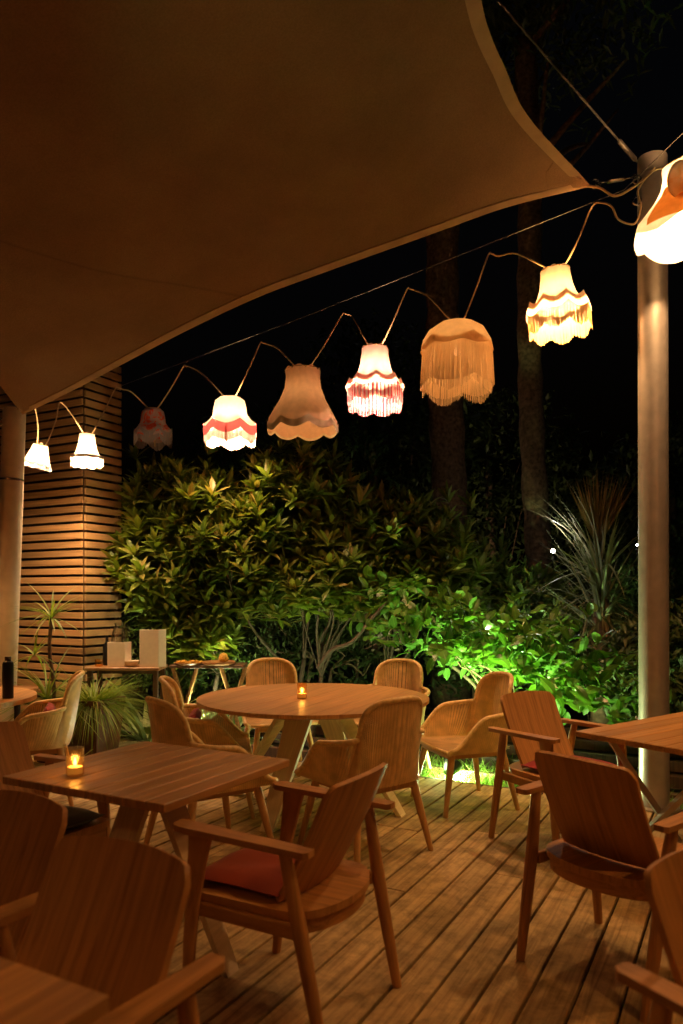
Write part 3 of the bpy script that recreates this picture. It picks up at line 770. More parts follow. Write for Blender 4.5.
def card(px, y, w, h, label, open_):
    t = thing('menu_card', label, 'menu card', on_console(px, y), R(-6), 'standing white menu cards')
    a = R(open_)
    MB().box((-.0, 0, h / 2), (w, .006, h), None, .001).build('front_cover', M['white'], t)
    q = Matrix.Rotation(a, 3, 'Z'); c = Vector((w / 2, .004, h / 2)) + q @ Vector((-w * .25, 0, 0)) * -1
    MB().box(c, (w * .5, .006, h), q, .001).build('back_cover', M['white'], t)
    return t
card(116, 7.05, .17, .235, 'smaller blank white card standing upright on the brown console table', 68)
card(149, 7.02, .185, .355, 'larger blank white card standing upright on the brown console table', 62)
t = thing('bowl', 'small white bowl between the two standing white cards', 'bowl', on_console(131, 7.1))
MB().lathe([(0, 0), (.04, 0), (.07, .03), (.075, .055), (.07, .055), (.06, .03), (0, .012)], 24).build('dish', M['white'], t, True, 50)
t = thing('glass_jar', 'clear round glass jar standing behind the smaller white card', 'jar', on_console(120, 7.25))
MB().lathe([(0, 0), (.05, 0), (.085, .06), (.09, .2), (.075, .32), (.05, .38), (.055, .41), (.052, .41), (.047, .38), (.07, .32), (.085, .2), (.08, .06), (0, .01)], 28).build('vessel', M['glass'], t, True, 50)
t = thing('tumbler', 'small amber glass tumbler on the left end of the console table', 'glass', on_console(99, 7.08))
MB().lathe([(0, 0), (.035, 0), (.04, .07), (.037, .07), (.032, .006), (0, .006)], 20).build('vessel', M['amber'], t, True, 40)
t = thing('wine_bottle', 'dark bottle standing behind the tumbler on the brown console table', 'bottle', on_console(107, 7.22))
MB().lathe([(.036, 0), (.038, .01), (.038, .18), (.015, .23), (.014, .29), (0, .29)], 18).build('glass_body', M['black'], t, True, 40)
t = thing('snack_tray', 'shallow tray of yellow snacks on the dark trestle console', 'tray', on_console(189, 7.3))
MB().lathe([(0, 0), (.13, 0), (.15, .02), (.145, .022), (.125, .006), (0, .006)], 28).build('plate', M['shelf'], t, True, 40)
rr = random.Random(8); mb = MB()
for k in range(46):
    a, q = rr.random() * 6.28, .12 * math.sqrt(rr.random()); mb.box((q * math.cos(a), q * math.sin(a), .014 + rr.random() * .02), (.05, .014, .01), Matrix.Rotation(rr.random() * 6, 3, 'Z') @ Matrix.Rotation(rr.uniform(-.4, .4), 3, 'X'))
mb.build('snacks', M['food'], t)
t = thing('serving_board', 'oval wooden serving board on the right end of the dark trestle console', 'board', on_console(219, 7.3))
MB().lathe([(0, 0), (.15, 0), (.165, .012), (.16, .03), (.14, .022), (0, .018)], 28).build('board', M['shelf'], t, True, 40)
mb = MB().lathe([(0, 0), (.045, .01), (.05, .04), (.035, .08), (0, .095)], 14, (.04, .03, .02)); mb.build('fruit', M['food'], t, True)

# ------------------------------------------------------------------ lamp shades on the festoon line
WARM = (1.0, .55, .22)
SM = {
 'white': shademat('white_shade', (.92, .88, .80), t=.07), 'cream': shademat('cream_shade', (.90, .80, .60), t=.06), 'pinkwhite': shademat('pink_white_shade', (.92, .68, .62), t=.06),
 'peach': shademat('peach_shade', (.92, .66, .46), t=.25), 'mauve': shademat('mauve_shade', (.55, .40, .42), t=.15, pattern=(.75, .12, .06)),
 'grey': shademat('grey_fringe', (.34, .31, .36), t=.2), 'red': shademat('red_band', (.86, .16, .18), t=.055), 'redwhite': shademat('red_white_fringe', (.90, .60, .66), t=.022, stripes=((.70, .05, .09), 14.0)),
 'lace': shademat('lace_trim', (.40, .34, .38), t=.03, pattern=(.85, .8, .75)), 'fringe': shademat('cream_fringe', (.85, .62, .36), t=.4), 'amber': shademat('amber_panel', (.86, .38, .09), t=.5),
 'rosy': shademat('rosy_flowers', (.92, .60, .48), t=.6, pattern=(.92, .86, .72)), 'gold': shademat('gold_fringe', (.86, .52, .20), t=.014), 'creamdim': shademat('cream_dome_cloth', (.88, .66, .40), t=.4), 'whitebig': shademat('large_white_shade', (.92, .87, .78), t=.16), 'medal': shademat('lace_medallion_cloth', (.95, .88, .76), t=.95, pattern=(.85, .70, .5)), 'lined': shademat('lined_brown_shade', (.30, .16, .07), t=.08),
}
LG = 'vintage lamp shades hung along the cable'
def scal(a, n): return abs(math.sin(a * n / 2))
def ring_sheet(prof, n_sc, amp, panels, thick=0.0, nu=96, skew=0.0, top_amp=.0):
    """prof: list of (radius, z) top to bottom. the bottom edge is scalloped, panels bulge slightly"""
    L = len(prof) - 1
    def fn(u, v):
        x = v * L; i = min(int(x), L - 1); f = x - i
        r = prof[i][0] * (1 - f) + prof[i + 1][0] * f; z = prof[i][1] * (1 - f) + prof[i + 1][1] * f
        a = u * 2 * math.pi
        r *= 1 + panels[1] * (abs(math.cos(a * panels[0] / 2)) - .5)
        z -= amp * (scal(a, n_sc) - .5) * v ** 3 - top_amp * (scal(a, n_sc) - .5) * (1 - v) ** 3
        return (r * math.cos(a), r * math.sin(a), z + skew * r * math.cos(a))
    return MB().grid(fn, nu, max(8, L * 3), thick=thick)
def fringe_sheet(r0, r1, z0, ln, n_sc, amp, n=110, gap=.16, jit=.005, seed=1):
    """separate hanging threads"""
    mb = MB(); r_ = random.Random(seed)
    for k in range(n):
        a0, a1 = 2 * math.pi * (k + gap / 2) / n, 2 * math.pi * (k + 1 - gap / 2) / n; am = (a0 + a1) / 2
        zt = z0 - amp * (scal(am, n_sc) - .5); zb = zt - ln + r_.uniform(-jit, jit); j = r_.uniform(-.012, .012)
        vs = [(r0 * math.cos(a0), r0 * math.sin(a0), zt), (r0 * math.cos(a1), r0 * math.sin(a1), zt), (r1 * math.cos(a1 + j), r1 * math.sin(a1 + j), zb), (r1 * math.cos(a0 + j), r1 * math.sin(a0 + j), zb)]
        u_ = k / n
        mb.add(vs, [(0, 1, 2, 3)], [[(u_, 0), (u_ + 1 / n, 0), (u_ + 1 / n, 1), (u_, 1)]])
    return mb
def band(prof_r, z0, z1, n_sc, amp, r_off=.003, nu=96, panels=(8, .0)):
    def fn(u, v):
        a = u * 2 * math.pi; z = z0 + (z1 - z0) * v; r = prof_r(z) + r_off
        r *= 1 + panels[1] * (abs(math.cos(a * panels[0] / 2)) - .5)
        return (r * math.cos(a), r * math.sin(a), z - amp * (scal(a, n_sc) - .5))
    return MB().grid(fn, nu, 4)
lamp_tops = []
def lamp(px, y, ytop, ybot, wpx, label, kind, watts=0, tilt=(0, 0), bulb_c=WARM, rz=0.0):
    dh = ybot - ytop; ytop += .06 * dh; ybot -= .09 * dh
    k = y / F; top = P(px, ytop, y); hgt = (ybot - ytop) * k; rb = wpx * k / 2 * .96
    state_on = watts > 0
    t = thing('lamp_shade', label, 'lamp shade', top, rz, LG); t.rotation_euler = (tilt[0], tilt[1], rz)
    def S(prof): return [(r * rb, z * hgt) for r, z in prof]
    if kind == 'flare':      # narrow top, flared, scalloped skirt
        prof = S([(.46, 0), (.47, -.1), (.52, -.3), (.62, -.5), (.78, -.68), (1.0, -.80)])
    elif kind == 'bell':
        prof = S([(.42, 0), (.56, -.06), (.62, -.2), (.66, -.38), (.8, -.5), (.98, -.6), (1.0, -.8)])
    elif kind == 'tulip':
        prof = S([(.50, 0), (.485, -.12), (.52, -.28), (.66, -.48), (.84, -.66), (.97, -.8), (1.0, -.93)])
    elif kind == 'dome':
        prof = S([(.16, 0), (.5, -.04), (.76, -.13), (.9, -.25), (.97, -.4)])
    elif kind == 'cone':
        prof = S([(.44, 0), (.56, -.3), (.72, -.6), (.9, -.86)])
    mats = {'white': SM['white']}
    return t, prof, rb, hgt
def finish(t, top_r, hgt, on, watts, c=WARM, zb=None):
    zb = zb if zb is not None else -.48 * hgt
    mb = MB(); mb.tube([(top_r * math.cos(a), top_r * math.sin(a), 0) for a in [k * math.pi / 12 for k in range(25)]], .004, 6, False)
    for a in (0, 2.094, 4.189): mb.tube([(0, 0, -.012), (top_r * math.cos(a), top_r * math.sin(a), 0)], .0025, 5)
    mb.build('frame', M['brass'], t, True)
    MB().lathe([(0, .02), (.014, .018), (.018, -.02), (.018, zb + .045), (.012, zb + .03), (0, zb + .03)], 14).build('socket', M['black'] if not on else M['white'], t, True, 40)
    MB().lathe([(0, zb - .035), (.017, zb - .030), (.026, zb - .008), (.022, zb + .012), (.012, zb + .032), (0, zb + .034)], 16).build('bulb', M['bulb_lit'] if on and watts > 10 else M['bulb_dim'] if on else M['bulb_off'], t, True)
    if on: plight('bulb_light', (0, 0, zb - .004), watts, c, .042, t)
LAMPY = {}
def line_y(px):          # depth of the wire at a picture column
    xr = (px - CX) / F; a_, b_ = Vector((-2.40, 8.05, 0)), Vector((2.0, 4.86, 0))
    s = (xr * a_.y - a_.x) / ((b_.x - a_.x) - xr * (b_.y - a_.y)); return a_.y + (b_.y - a_.y) * s
COOL = (1.0, .58, .27)
# 1 small white shade, crooked, next to the left mast
t, pf, rb, h = lamp(41, 6.75, 443, 471, 32, 'crooked small white shade with dark lace trim, nearest the left mast', 'cone', 1, (R(4), R(14)))
ring_sheet(pf, 10, .012, (10, .02), skew=0).build('shade', SM['white'], t, True); fringe_sheet(rb * .9, rb * .98, -.80 * h, h * .2, 10, .01, 70, .3, seed=2).build('fringe', SM['lace'], t); finish(t, pf[0][0], h, True, 95, COOL); lamp_tops.append(t)
# 2
t, pf, rb, h = lamp(87, 7.0, 432, 469, 33, 'white flared shade with mauve trim in front of the slatted screen corner', 'flare', 1)
ring_sheet(pf, 10, .015, (10, .02)).build('shade', SM['white'], t, True); ring_sheet([(rb * .98, -.72 * h), (rb * 1.02, -.80 * h)], 10, .012, (10, .02), nu=80).build('trim', SM['lace'], t, True)
fringe_sheet(rb * 1.0, rb * .97, -.80 * h, h * .2, 10, .02, 84, .2, seed=3).build('fringe', SM['white'], t); finish(t, pf[0][0], h, True, 110, COOL); lamp_tops.append(t)
# 3 unlit patterned
y3 = line_y(153)
t, pf, rb, h = lamp(153, y3, 407, 449, 39, 'unlit dark mauve patterned shade with grey fringe, third from left', 'bell', 0)
ring_sheet(pf, 6, .03, (6, .04)).build('shade', SM['mauve'], t, True); fringe_sheet(rb * 1.01, rb * 1.0, -.60 * h, h * .36, 6, .07, 96, .06, seed=4).build('fringe', SM['grey'], t); finish(t, pf[0][0], h, False, 0); lamp_tops.append(t)
MB().tube([(.02, 0, -.6 * h), (.02, 0, -1.04 * h)], .006, 6).build('pull_cord', M['cable'], t, True)
# 4 bright, red band
y4 = line_y(230)
t, pf, rb, h = lamp(230, y4, 395, 449, 53, 'glowing white bell shade with a red scalloped band and tassel', 'bell', 1)
ring_sheet(pf[:-1], 6, .05, (6, .05)).build('shade', SM['white'], t, True)
band(lambda z: rb * 1.0, -.60 * h, -.80 * h, 6, .05, .004, panels=(6, .05)).build('red_band', SM['red'], t, True)
fringe_sheet(rb * 1.02, rb * 1.0, -.80 * h, h * .17, 6, .05, 120, .1, seed=5).build('fringe', SM['pinkwhite'], t); finish(t, pf[0][0], h, True, 95, (1, .57, .29), -.5 * h); lamp_tops.append(t)
MB().tube([(0, -rb * .9, -.7 * h), (0, -rb * .9, -1.04 * h)], .008, 6).build('pull_cord', M['cable'], t, True)
# 5 large peach tulip, weak bulb added to brighten its cloth
y5 = line_y(303)
t, pf, rb, h = lamp(303, y5, 366, 440, 72, 'large dull peach tulip shaped shade without fringe', 'tulip', 0, rz=.2)
ring_sheet(pf, 8, .045, (8, .05), top_amp=.03).build('shade', SM['peach'], t, True); band(lambda z: rb * .985, -.86 * h, -.97 * h, 8, .045, .008, panels=(8, .05)).build('hem', SM['cream'], t, True); finish(t, pf[0][0], h, True, 2.6, WARM); lamp_tops.append(t)
# 6 pink
y6 = line_y(375)
t, pf, rb, h = lamp(375, y6, 344, 414, 58, 'glowing pinkish white shade with a long red and white fringe', 'flare', 1)
pf6 = [(r, z * .86) for r, z in pf]
ring_sheet(pf6[:-1], 8, .03, (8, .04), top_amp=.02).build('shade', SM['pinkwhite'], t, True)
band(lambda z: rb * (.86 + .14 * min(1, (-z / h - .52) / .16)), -.52 * h, -.68 * h, 8, .035, .006, panels=(8, .06))  .build('trim', SM['rosy'], t, True)
fringe_sheet(rb * 1.0, rb * 1.0, -.68 * h, h * .24, 8, .035, 180, .10, seed=6).build('fringe', SM['redwhite'], t); fringe_sheet(rb * .97, rb * .97, -.72 * h, h * .30, 8, .03, 90, .5, seed=16).build('inner_fringe', SM['redwhite'], t)
finish(t, pf[0][0], h, True, 74, (1, .53, .32), -.42 * h); lamp_tops.append(t)
# 7 dome with long cream fringe, weak bulb put in to lift it
y7 = line_y(457)
t, pf, rb, h = lamp(457, y7, 317, 403, 77, 'cream dome shade with a very long straight fringe', 'dome', 0)
ring_sheet(pf, 8, .02, (8, .03)).build('shade', SM['creamdim'], t, True)
fringe_sheet(rb * .93, rb * 1.0, -.30 * h, h * .58, 5, .05, 280, .12, .005, seed=7).build('fringe', SM['fringe'], t); fringe_sheet(rb * .90, rb * .94, -.34 * h, h * .62, 5, .08, 200, .4, .01, seed=17).build('inner_fringe', SM['fringe'], t)
finish(t, pf[0][0] * 1.2, h, True, 4.5, WARM, -.40 * h); lamp_tops.append(t)
# 8
y8 = line_y(557)
t, pf, rb, h = lamp(555, y8, 266, 343, 64, 'glowing cream shade with rosy scallops and gold fringe, left of the right mast', 'flare', 1, (0, R(-5)))
pf8 = [(r, z * .82) for r, z in pf]
ring_sheet(pf8[:-1], 8, .03, (8, .05), top_amp=.02).build('shade', SM['cream'], t, True)
band(lambda z: rb * (.84 + .16 * min(1, (-z / h - .46) / .2)), -.48 * h, -.68 * h, 8, .04, .006, panels=(8, .05)).build('trim', SM['rosy'], t, True)
fringe_sheet(rb * 1.0, rb * .99, -.66 * h, h * .28, 8, .045, 200, .10, .008, seed=8).build('fringe', SM['gold'], t)
finish(t, pf[0][0], h, True, 84, (1, .50, .19), -.42 * h); lamp_tops.append(t)
# 9 at the right edge
t, pf, rb, h = lamp(690, 4.36, 163, 250, 108, 'big glowing white shade with an amber panel, cut by the right frame edge', 'tulip', 1)
ring_sheet(pf, 6, .05, (6, .05)).build('shade', SM['whitebig'], t, True)
def pan(u, v):
    z = -(.35 + .55 * v) * h; L = len(pf) - 1; r = 0
    for i in range(L):
        if pf[i][1] >= z >= pf[i + 1][1]: f = (z - pf[i][1]) / (pf[i + 1][1] - pf[i][1]); r = pf[i][0] * (1 - f) + pf[i + 1][0] * f
    r = r or pf[-1][0]; a = R(-160) + R(52) * u
    return ((r * 1.03 + .008) * math.cos(a), (r * 1.03 + .008) * math.sin(a), z)
MB().grid(pan, 14, 12).build('amber_panel', SM['amber'], t, True)
def rnd(u, v):
    a = R(-128); rr_ = .16 * rb * 2 * v; an = u * 2 * math.pi
    return (rb * .80 * math.cos(a) + rr_ * math.cos(an) * .8, rb * .80 * math.sin(a) - .02 - .02 * v * math.sin(an) , -.42 * h + rr_ * math.sin(an))
MB().grid(rnd, 24, 5, thick=.003).build('lace_medallion', SM['medal'], t, True)
finish(t, pf[0][0], h, True, 76, (1, .53, .22), -.36 * h); lamp_tops.append(t)
lamps_in_view = list(lamp_tops)
# the line goes on above the terrace, towards and past the camera, unseen; dark domes shaped to keep light off the sail
for (x, yy, z, w) in ((2.08, 2.85, 3.62, 44), (2.1, 1.35, 3.6, 42), (-1.5, -.75, 3.4, 34), (-3.25, 5.2, 2.75, 48), (-3.3, 3.2, 2.9, 16)):
    lab = {2.85: 'brown dome shade beyond the right frame edge, first after the amber panelled one', 1.35: 'brown dome shade beyond the right frame edge, second after the amber panelled one', -.75: 'brown dome shade hanging behind the camera at the left', 5.2: 'brown dome shade beyond the left frame edge, beside the left mast', 3.2: 'brown dome shade beyond the left frame edge, nearer to the camera'}[yy]
    t = thing('lamp_shade', lab, 'lamp shade', (x, yy, z), 0, LG)
    rb_, h_ = .26, .42; pf = [(r * rb_, q * h_) for r, q in [(.14, 0), (.5, -.05), (.78, -.2), (.94, -.45), (1.0, -.80)]]
    ring_sheet(pf, 8, .03, (8, .04)).build('shade', SM['lined'], t, True); fringe_sheet(rb_, rb_, -.8 * h_, h_ * .2, 8, .03, 90, .2, seed=9).build('fringe', SM['gold'], t)
    finish(t, pf[0][0], h_, True, w, (1, .43, .12)); lamp_tops.append(t)

# festoon cable (one long cream cable looping from lamp to lamp)
def lt(i, dx): 
    p = Vector(lamp_tops[i].location); return p + Vector((dx, 0, .01))
peaks = {(1, 2): (118, 388), (2, 3): (186, 366), (3, 4): (263, 343), (4, 5): (345, 314), (5, 6): (410, 289), (6, 7): (492, 254)}
path = []
pk = P(60, 402, 6.95)
path += [PLT + Vector((.06, -.08, -.02)), P(33, 405, 6.6), P(38, 425, 6.7), lt(0, -.03), Vector(lamps_in_view[0].location) + Vector((0, 0, -.02)), lt(0, .05), P(56, 420, 6.85), pk, P(72, 415, 6.95), lt(1, -.03)]
for i in range(1, 7):
    a_, b_ = lt(i, .045), lt(i + 1, -.045); px, py = peaks[(i, i + 1)]
    y_ = line_y(px) if i > 1 else 7.5
    q = P(px, py, y_)
    up1 = a_.lerp(q, .55) + Vector((-.02, 0, -.03)); up2 = q.lerp(b_, .45) + Vector((.0, 0, .05))
    path += [Vector(lamp_tops[i].location) + Vector((0, 0, -.015)), a_, up1, q + Vector((-.03, 0, -.012)), q, q + Vector((.05, 0, -.015)), up2, b_]
y_ = line_y(590); q = P(592, 207, y_)
path += [Vector(lamp_tops[7].location) + Vector((0, 0, -.015)), lt(7, .05), lt(7, .05).lerp(q, .5) + Vector((.0, 0, -.03)), q, P(603, 203, 4.85), P(612, 207, 4.8), P(618, 219, 4.75), P(630, 224, 4.7), P(637, 221, 4.66), P(641, 205, 4.7), P(638, 190, 4.76), P(652, 172, 4.72), P(664, 168, 4.6)]
q9 = Vector(lamp_tops[8].location)
path += [P(668, 172, 4.5), q9 + Vector((-.05, 0, .01)), q9 + Vector((0, 0, -.015)), q9 + Vector((.0, -.06, .01)), Vector((2.07, 4.0, 4.1)), Vector((2.07, 3.6, 4.2))]
for i in (9, 10, 11):
    l = Vector(lamp_tops[i].location); path += [l + Vector((0, .05, .05)), l + Vector((0, 0, -.015)), l + Vector((0, -.05, .05)), l + Vector((0, -.7, .58))]
p2 = [PLT + Vector((-.05, -.1, -.02))]
for i in (12, 13):
    l = Vector(lamp_tops[i].location); p2 += [l + Vector((0, .05, .06)), l + Vector((0, 0, -.015)), l + Vector((0, -.05, .06)), l + Vector((0, -.9, .5))]
tag(MB().tube(smoothpath(p2, 5), .0062, 7).build('festoon_cable', M['cable'], smooth=True), 'cream electric cable running from the left mast towards the camera, outside the frame', 'cable')
tag(MB().tube(smoothpath(path, 5), .0062, 7).build('festoon_cable', M['cable'], smooth=True), 'cream electric cable looping from lamp shade to lamp shade', 'cable')
path = [P(585, 186, 4.93), P(600, 188, 4.9), P(615, 196, 4.84), P(632, 188, 4.8), P(645, 178, 4.76), P(655, 168, 4.74)]
tag(MB().tube(smoothpath(path, 6), .008, 7).build('rope', M['cable'], smooth=True), 'short slack cream rope tied between sail corner and mast top', 'rope')
wl, wr = P(118, 387, 8.06), P(624, 190, 4.88)
path = [wl + (wl - wr) * .01, wl, wl.lerp(wr, .5) + Vector((0, 0, -.02)), wr, Vector((2.0, 4.86, 4.22)), Vector((2.06, 4.42, 4.20)), Vector((2.09, 2.8, 4.22)), Vector((2.12, -1.6, 4.25))]
tag(MB().tube(path, .003, 6).build('support_wire', M['wire'], smooth=True), 'thin straight dark wire carrying the looping cable of lamp shades', 'wire')

# ------------------------------------------------------------------ plants
def unit(r_):
    while True:
        p = Vector((r_.uniform(-1, 1), r_.uniform(-1, 1), r_.uniform(-1, 1)))
        if .05 < p.length < 1: return p
def rosette(mb, p, ax, r_, n, ln, wd, spread=(35, 95), bend=.35, seg=3):
    ax = ax.normalized(); a0 = r_.random() * 6.28; o1 = ax.orthogonal().normalized(); o2 = ax.cross(o1)
    for k in range(n):
        an = a0 + k * 2.39996; el = R(spread[0] + (spread[1] - spread[0]) * (k + .5) / n + r_.uniform(-8, 8))
        d = ax * math.cos(el) + (o1 * math.cos(an) + o2 * math.sin(an)) * math.sin(el)
        mb.leaf(p - ax * (.02 * k / n * 2), d, ax, ln * r_.uniform(.7, 1.15), wd * r_.uniform(.8, 1.15), bend * r_.uniform(.5, 1.5), .2, seg)
def shrub(name, label, loc, blobs, n_ros, leaf, mats, group, seed, stems, style='rosette', lowcut=.0):
    """blobs: (dx,dy,z,rx,ry,rz) ellipsoids in which leaf clusters sit, denser to the outside"""
    r_ = random.Random(seed); t = thing(name, label, 'shrub', loc, 0, group); mb = MB(); tips = []
    tot = sum(b_[3] * b_[4] * b_[5] for b_ in blobs)
    for b_ in blobs:
        for k in range(int(n_ros * b_[3] * b_[4] * b_[5] / tot)):
            d = unit(r_).normalized(); q = r_.uniform(.45, 1.0) ** .55 * r_.uniform(.86, 1.10)
            p = Vector((b_[0] + d.x * b_[3] * q, b_[1] + d.y * b_[4] * q, b_[2] + d.z * b_[5] * q))
            if p.z < lowcut or (style == 'oval' and p.z < .94 - .44 * (p.x + .5)): continue
            ax = (d * .55 + Vector((0, 0, .75)) + unit(r_) * .45)
            if style == 'rosette': rosette(mb, p, ax + Vector((0, 0, .5)), r_, r_.randint(9, 13), leaf[0] * r_.uniform(.75, 1.2), leaf[1], (14, 84), .22)
            elif style == 'oval':
                a1 = ax.normalized(); s_ = (d + unit(r_) * .8); s_.z *= .4; s_.normalize()
                for j in range(r_.randint(6, 9)):
                    pp = p + s_ * (j * leaf[0] * .33) + unit(r_) * .012
                    dd = s_ * .5 + unit(r_) * .9 + Vector((0, 0, .2)); mb.leaf(pp, dd, a1, leaf[0] * r_.uniform(.7, 1.2), leaf[1] * r_.uniform(.8, 1.2), r_.uniform(.1, .5), .22, 4, lambda t_: math.sin(math.pi * min(1, t_ * .93 + .07)) ** .62)
            else:
                for j in range(r_.randint(8, 13)):
                    mb.leaf(p + unit(r_) * leaf[0] * 1.2, unit(r_) + Vector((0, 0, .2)), ax, leaf[0] * r_.uniform(.6, 1.2), leaf[1], .2, .2, 2)
            tips.append(p)
            if style == 'rosette' and d.z > .55 and q > .9 and r_.random() < .45:      # shoots above the outline
                p2 = p + Vector((r_.uniform(-.08, .08), r_.uniform(-.05, .05), r_.uniform(.10, .26))); rosette(mb, p2, Vector((r_.uniform(-.3, .3), 0, 1)), r_, 10, leaf[0] * 1.05, leaf[1], (10, 75), .15); tips.append(p2)
    mb.build('foliage', mats[0], t)
    mb = MB()
    forks = [Vector((r_.uniform(-.35, .35), r_.uniform(-.12, .12), r_.uniform(.35, .75))) for _ in range(max(1, stems // 4))]
    for fk in forks:
        b0 = Vector((fk.x * .5, fk.y * .5, -.2)); mb.tube(smoothpath([b0, b0.lerp(fk, .5) + unit(r_) * .07, fk], 4), [.034 - .010 * i / 8 for i in range(9)], 7)
    for k in range(stems):
        tip = r_.choice(tips) if tips else Vector((0, 0, 1)); b0 = min(forks, key=lambda q: abs(q.x - tip.x) + r_.random() * .3); mid = b0.lerp(tip, .5) + Vector((r_.uniform(-.16, .16), r_.uniform(-.1, .1), r_.uniform(-.08, .10)))
        r0 = r_.uniform(.010, .020); mb.tube(smoothpath([b0, b0.lerp(mid, .5) + unit(r_) * .09, mid, mid.lerp(tip, .5) + unit(r_) * .09, tip], 3), [r0 * (1 - .75 * i / 12) for i in range(13)], 6)
    if stems: mb.build('stems', mats[1], t, True)
    return t
RG = 'tall rosette leaved shrubs of the hedge'
ros = (.215, .062)
shrub('tall_shrub', 'tall shrub with rosettes of narrow leaves, brightly lit, beside the slatted screen', (-1.62, 8.0, 0),
      [(-.25, 0, 1.75, .62, .55, .62), (.25, -.1, 2.15, .55, .5, .58), (-.35, .1, 2.45, .45, .4, .42), (.1, -.05, 1.20, .6, .45, .5)], 480, ros, (M['leaf_rosette'], M['palebark']), RG, 21, 9, lowcut=.6)
shrub('tall_shrub', 'tallest rosette leaved shrub in the middle of the hedge, under the peach shade', (-.45, 7.9, 0),
      [(0, 0, 2.42, .60, .55, .56), (-.45, 0, 1.95, .5, .5, .55), (.45, 0, 1.85, .5, .5, .55), (0, .1, 1.45, .75, .5, .45)], 500, ros, (M['leaf_rosette'], M['palebark']), RG, 22, 12, lowcut=1.15)
shrub('tall_shrub', 'dim rosette leaved shrub at the right end of the hedge, over the leaning branch', (.62, 8.0, 0),
      [(-.15, 0, 1.95, .6, .5, .55), (.35, .05, 1.75, .6, .5, .5), (.0, -.1, 1.45, .5, .4, .35)], 350, ros, (M['leaf_rosette'], M['palebark']), RG, 23, 7, lowcut=1.0)
shrub('tall_shrub', 'dim lower rosette leaved shrub right of the hedge, in front of the slimmer trunk', (1.75, 8.9, 0),
      [(0, 0, 1.35, .8, .5, .5), (.5, 0, 1.2, .6, .5, .45)], 300, ros, (M['leaf_rosette'], M['palebark']), RG, 24, 8, lowcut=.6)
shrub('glossy_bush', 'low bush with broad glossy bright green leaves behind the right chairs', (1.35, 6.45, 0),
      [(-.25, .05, .98, .48, .40, .34), (.25, .0, .72, .55, .42, .42), (.62, -.15, .50, .45, .36, .40), (.05, .2, .60, .6, .4, .4), (-.62, .35, 1.22, .34, .30, .26)], 300, (.14, .078), (M['leaf_glossy'], M['bark']), None, 31, 6, 'oval', lowcut=.22)
shrub('small_leaved_bush', 'fine leaved low bush glowing green at the foot of the slatted screen', (-1.85, 8.25, 0),
      [(0, 0, .9, .7, .45, .6), (.4, .1, .55, .5, .4, .45)], 330, (.085, .026), (M['leaf_small'], M['bark']), None, 33, 8, 'fine')
shrub('small_leaved_bush', 'dark fine leaved bush under the middle of the hedge', (-.45, 8.6, 0),
      [(0, 0, .7, 1.0, .4, .6)], 260, (.10, .03), (M['leaf_dark'], M['bark']), None, 34, 8, 'fine')
DG = 'dark shrubs in the night garden'
for i, (x, y, s, lab) in enumerate(((1.7, 8.8, 1.0, 'dark shrub behind the glossy bush, left of the far garden lamp'), (3.3, 9.4, 1.1, 'dark shrub beyond the right mast'),
      (.2, 11.5, 1.5, 'large dark shrub far back under the cream fringed shade'), (4.6, 11.5, 1.4, 'large dark shrub far back at the right frame edge'), (2.9, 6.7, .75, 'dark bush just behind the right mast'))):
    shrub('dark_shrub', lab, (x, y, 0), [(0, 0, .95 * s, .9 * s, .6 * s, .75 * s), (.4 * s, 0, 1.35 * s, .5 * s, .4 * s, .45 * s)], 260, (.13, .045), (M['leaf_dark'], M['bark']), DG, 40 + i, 6, 'fine')
for i, (x, y, s, z, lab) in enumerate(((-1.3, 12.5, 1.5, 3.4, 'big dark tree in the night behind the peach shade'), (2.6, 13.0, 1.7, 3.8, 'big dark tree in the night behind both tall trunks'), (5.6, 12.5, 1.6, 3.2, 'big dark tree in the night right of the right mast'), (.6, 14.5, 1.8, 5.4, 'tallest dark tree in the night under the sail edge'))):
    t = shrub('dark_tree', lab, (x, y, 0), [(0, 0, z, s, s * .7, s * .75), (-.6 * s, 0, z - .7 * s, .8 * s, .6 * s, .6 * s), (.6 * s, 0, z - .5 * s, .8 * s, .6 * s, .6 * s)], 420, (.20, .07), (M['leaf_dark'], M['bark']), 'dark trees of the night garden', 140 + i, 10, 'fine'); t['category'] = 'tree'
    MB().tube(smoothpath([(0, 0, -.2), (.05, 0, z * .4), (-.03, 0, z)], 5), [.16 - .011 * k for k in range(11)], 10).build('trunk', M['bark'], t, True)
# leaning branches under the hedge
for (a_, lab) in (([(398, 640, 7.4), (430, 650, 7.2), (455, 668, 7.0), (478, 690, 6.9), (490, 720, 6.9)], 'bare branch leaning down to the right under the hedge'),
                  ([(318, 668, 7.5), (332, 650, 7.4), (352, 642, 7.35), (372, 618, 7.4), (388, 600, 7.6)], 'bare curving branch reaching right below the tallest shrub')):
    pts = smoothpath([P(*q) for q in a_], 5)
    tag(MB().tube(pts, [.026 - .014 * k / len(pts) for k in range(len(pts))], 8).build('branch', M['palebark'], smooth=True), lab, 'branch')

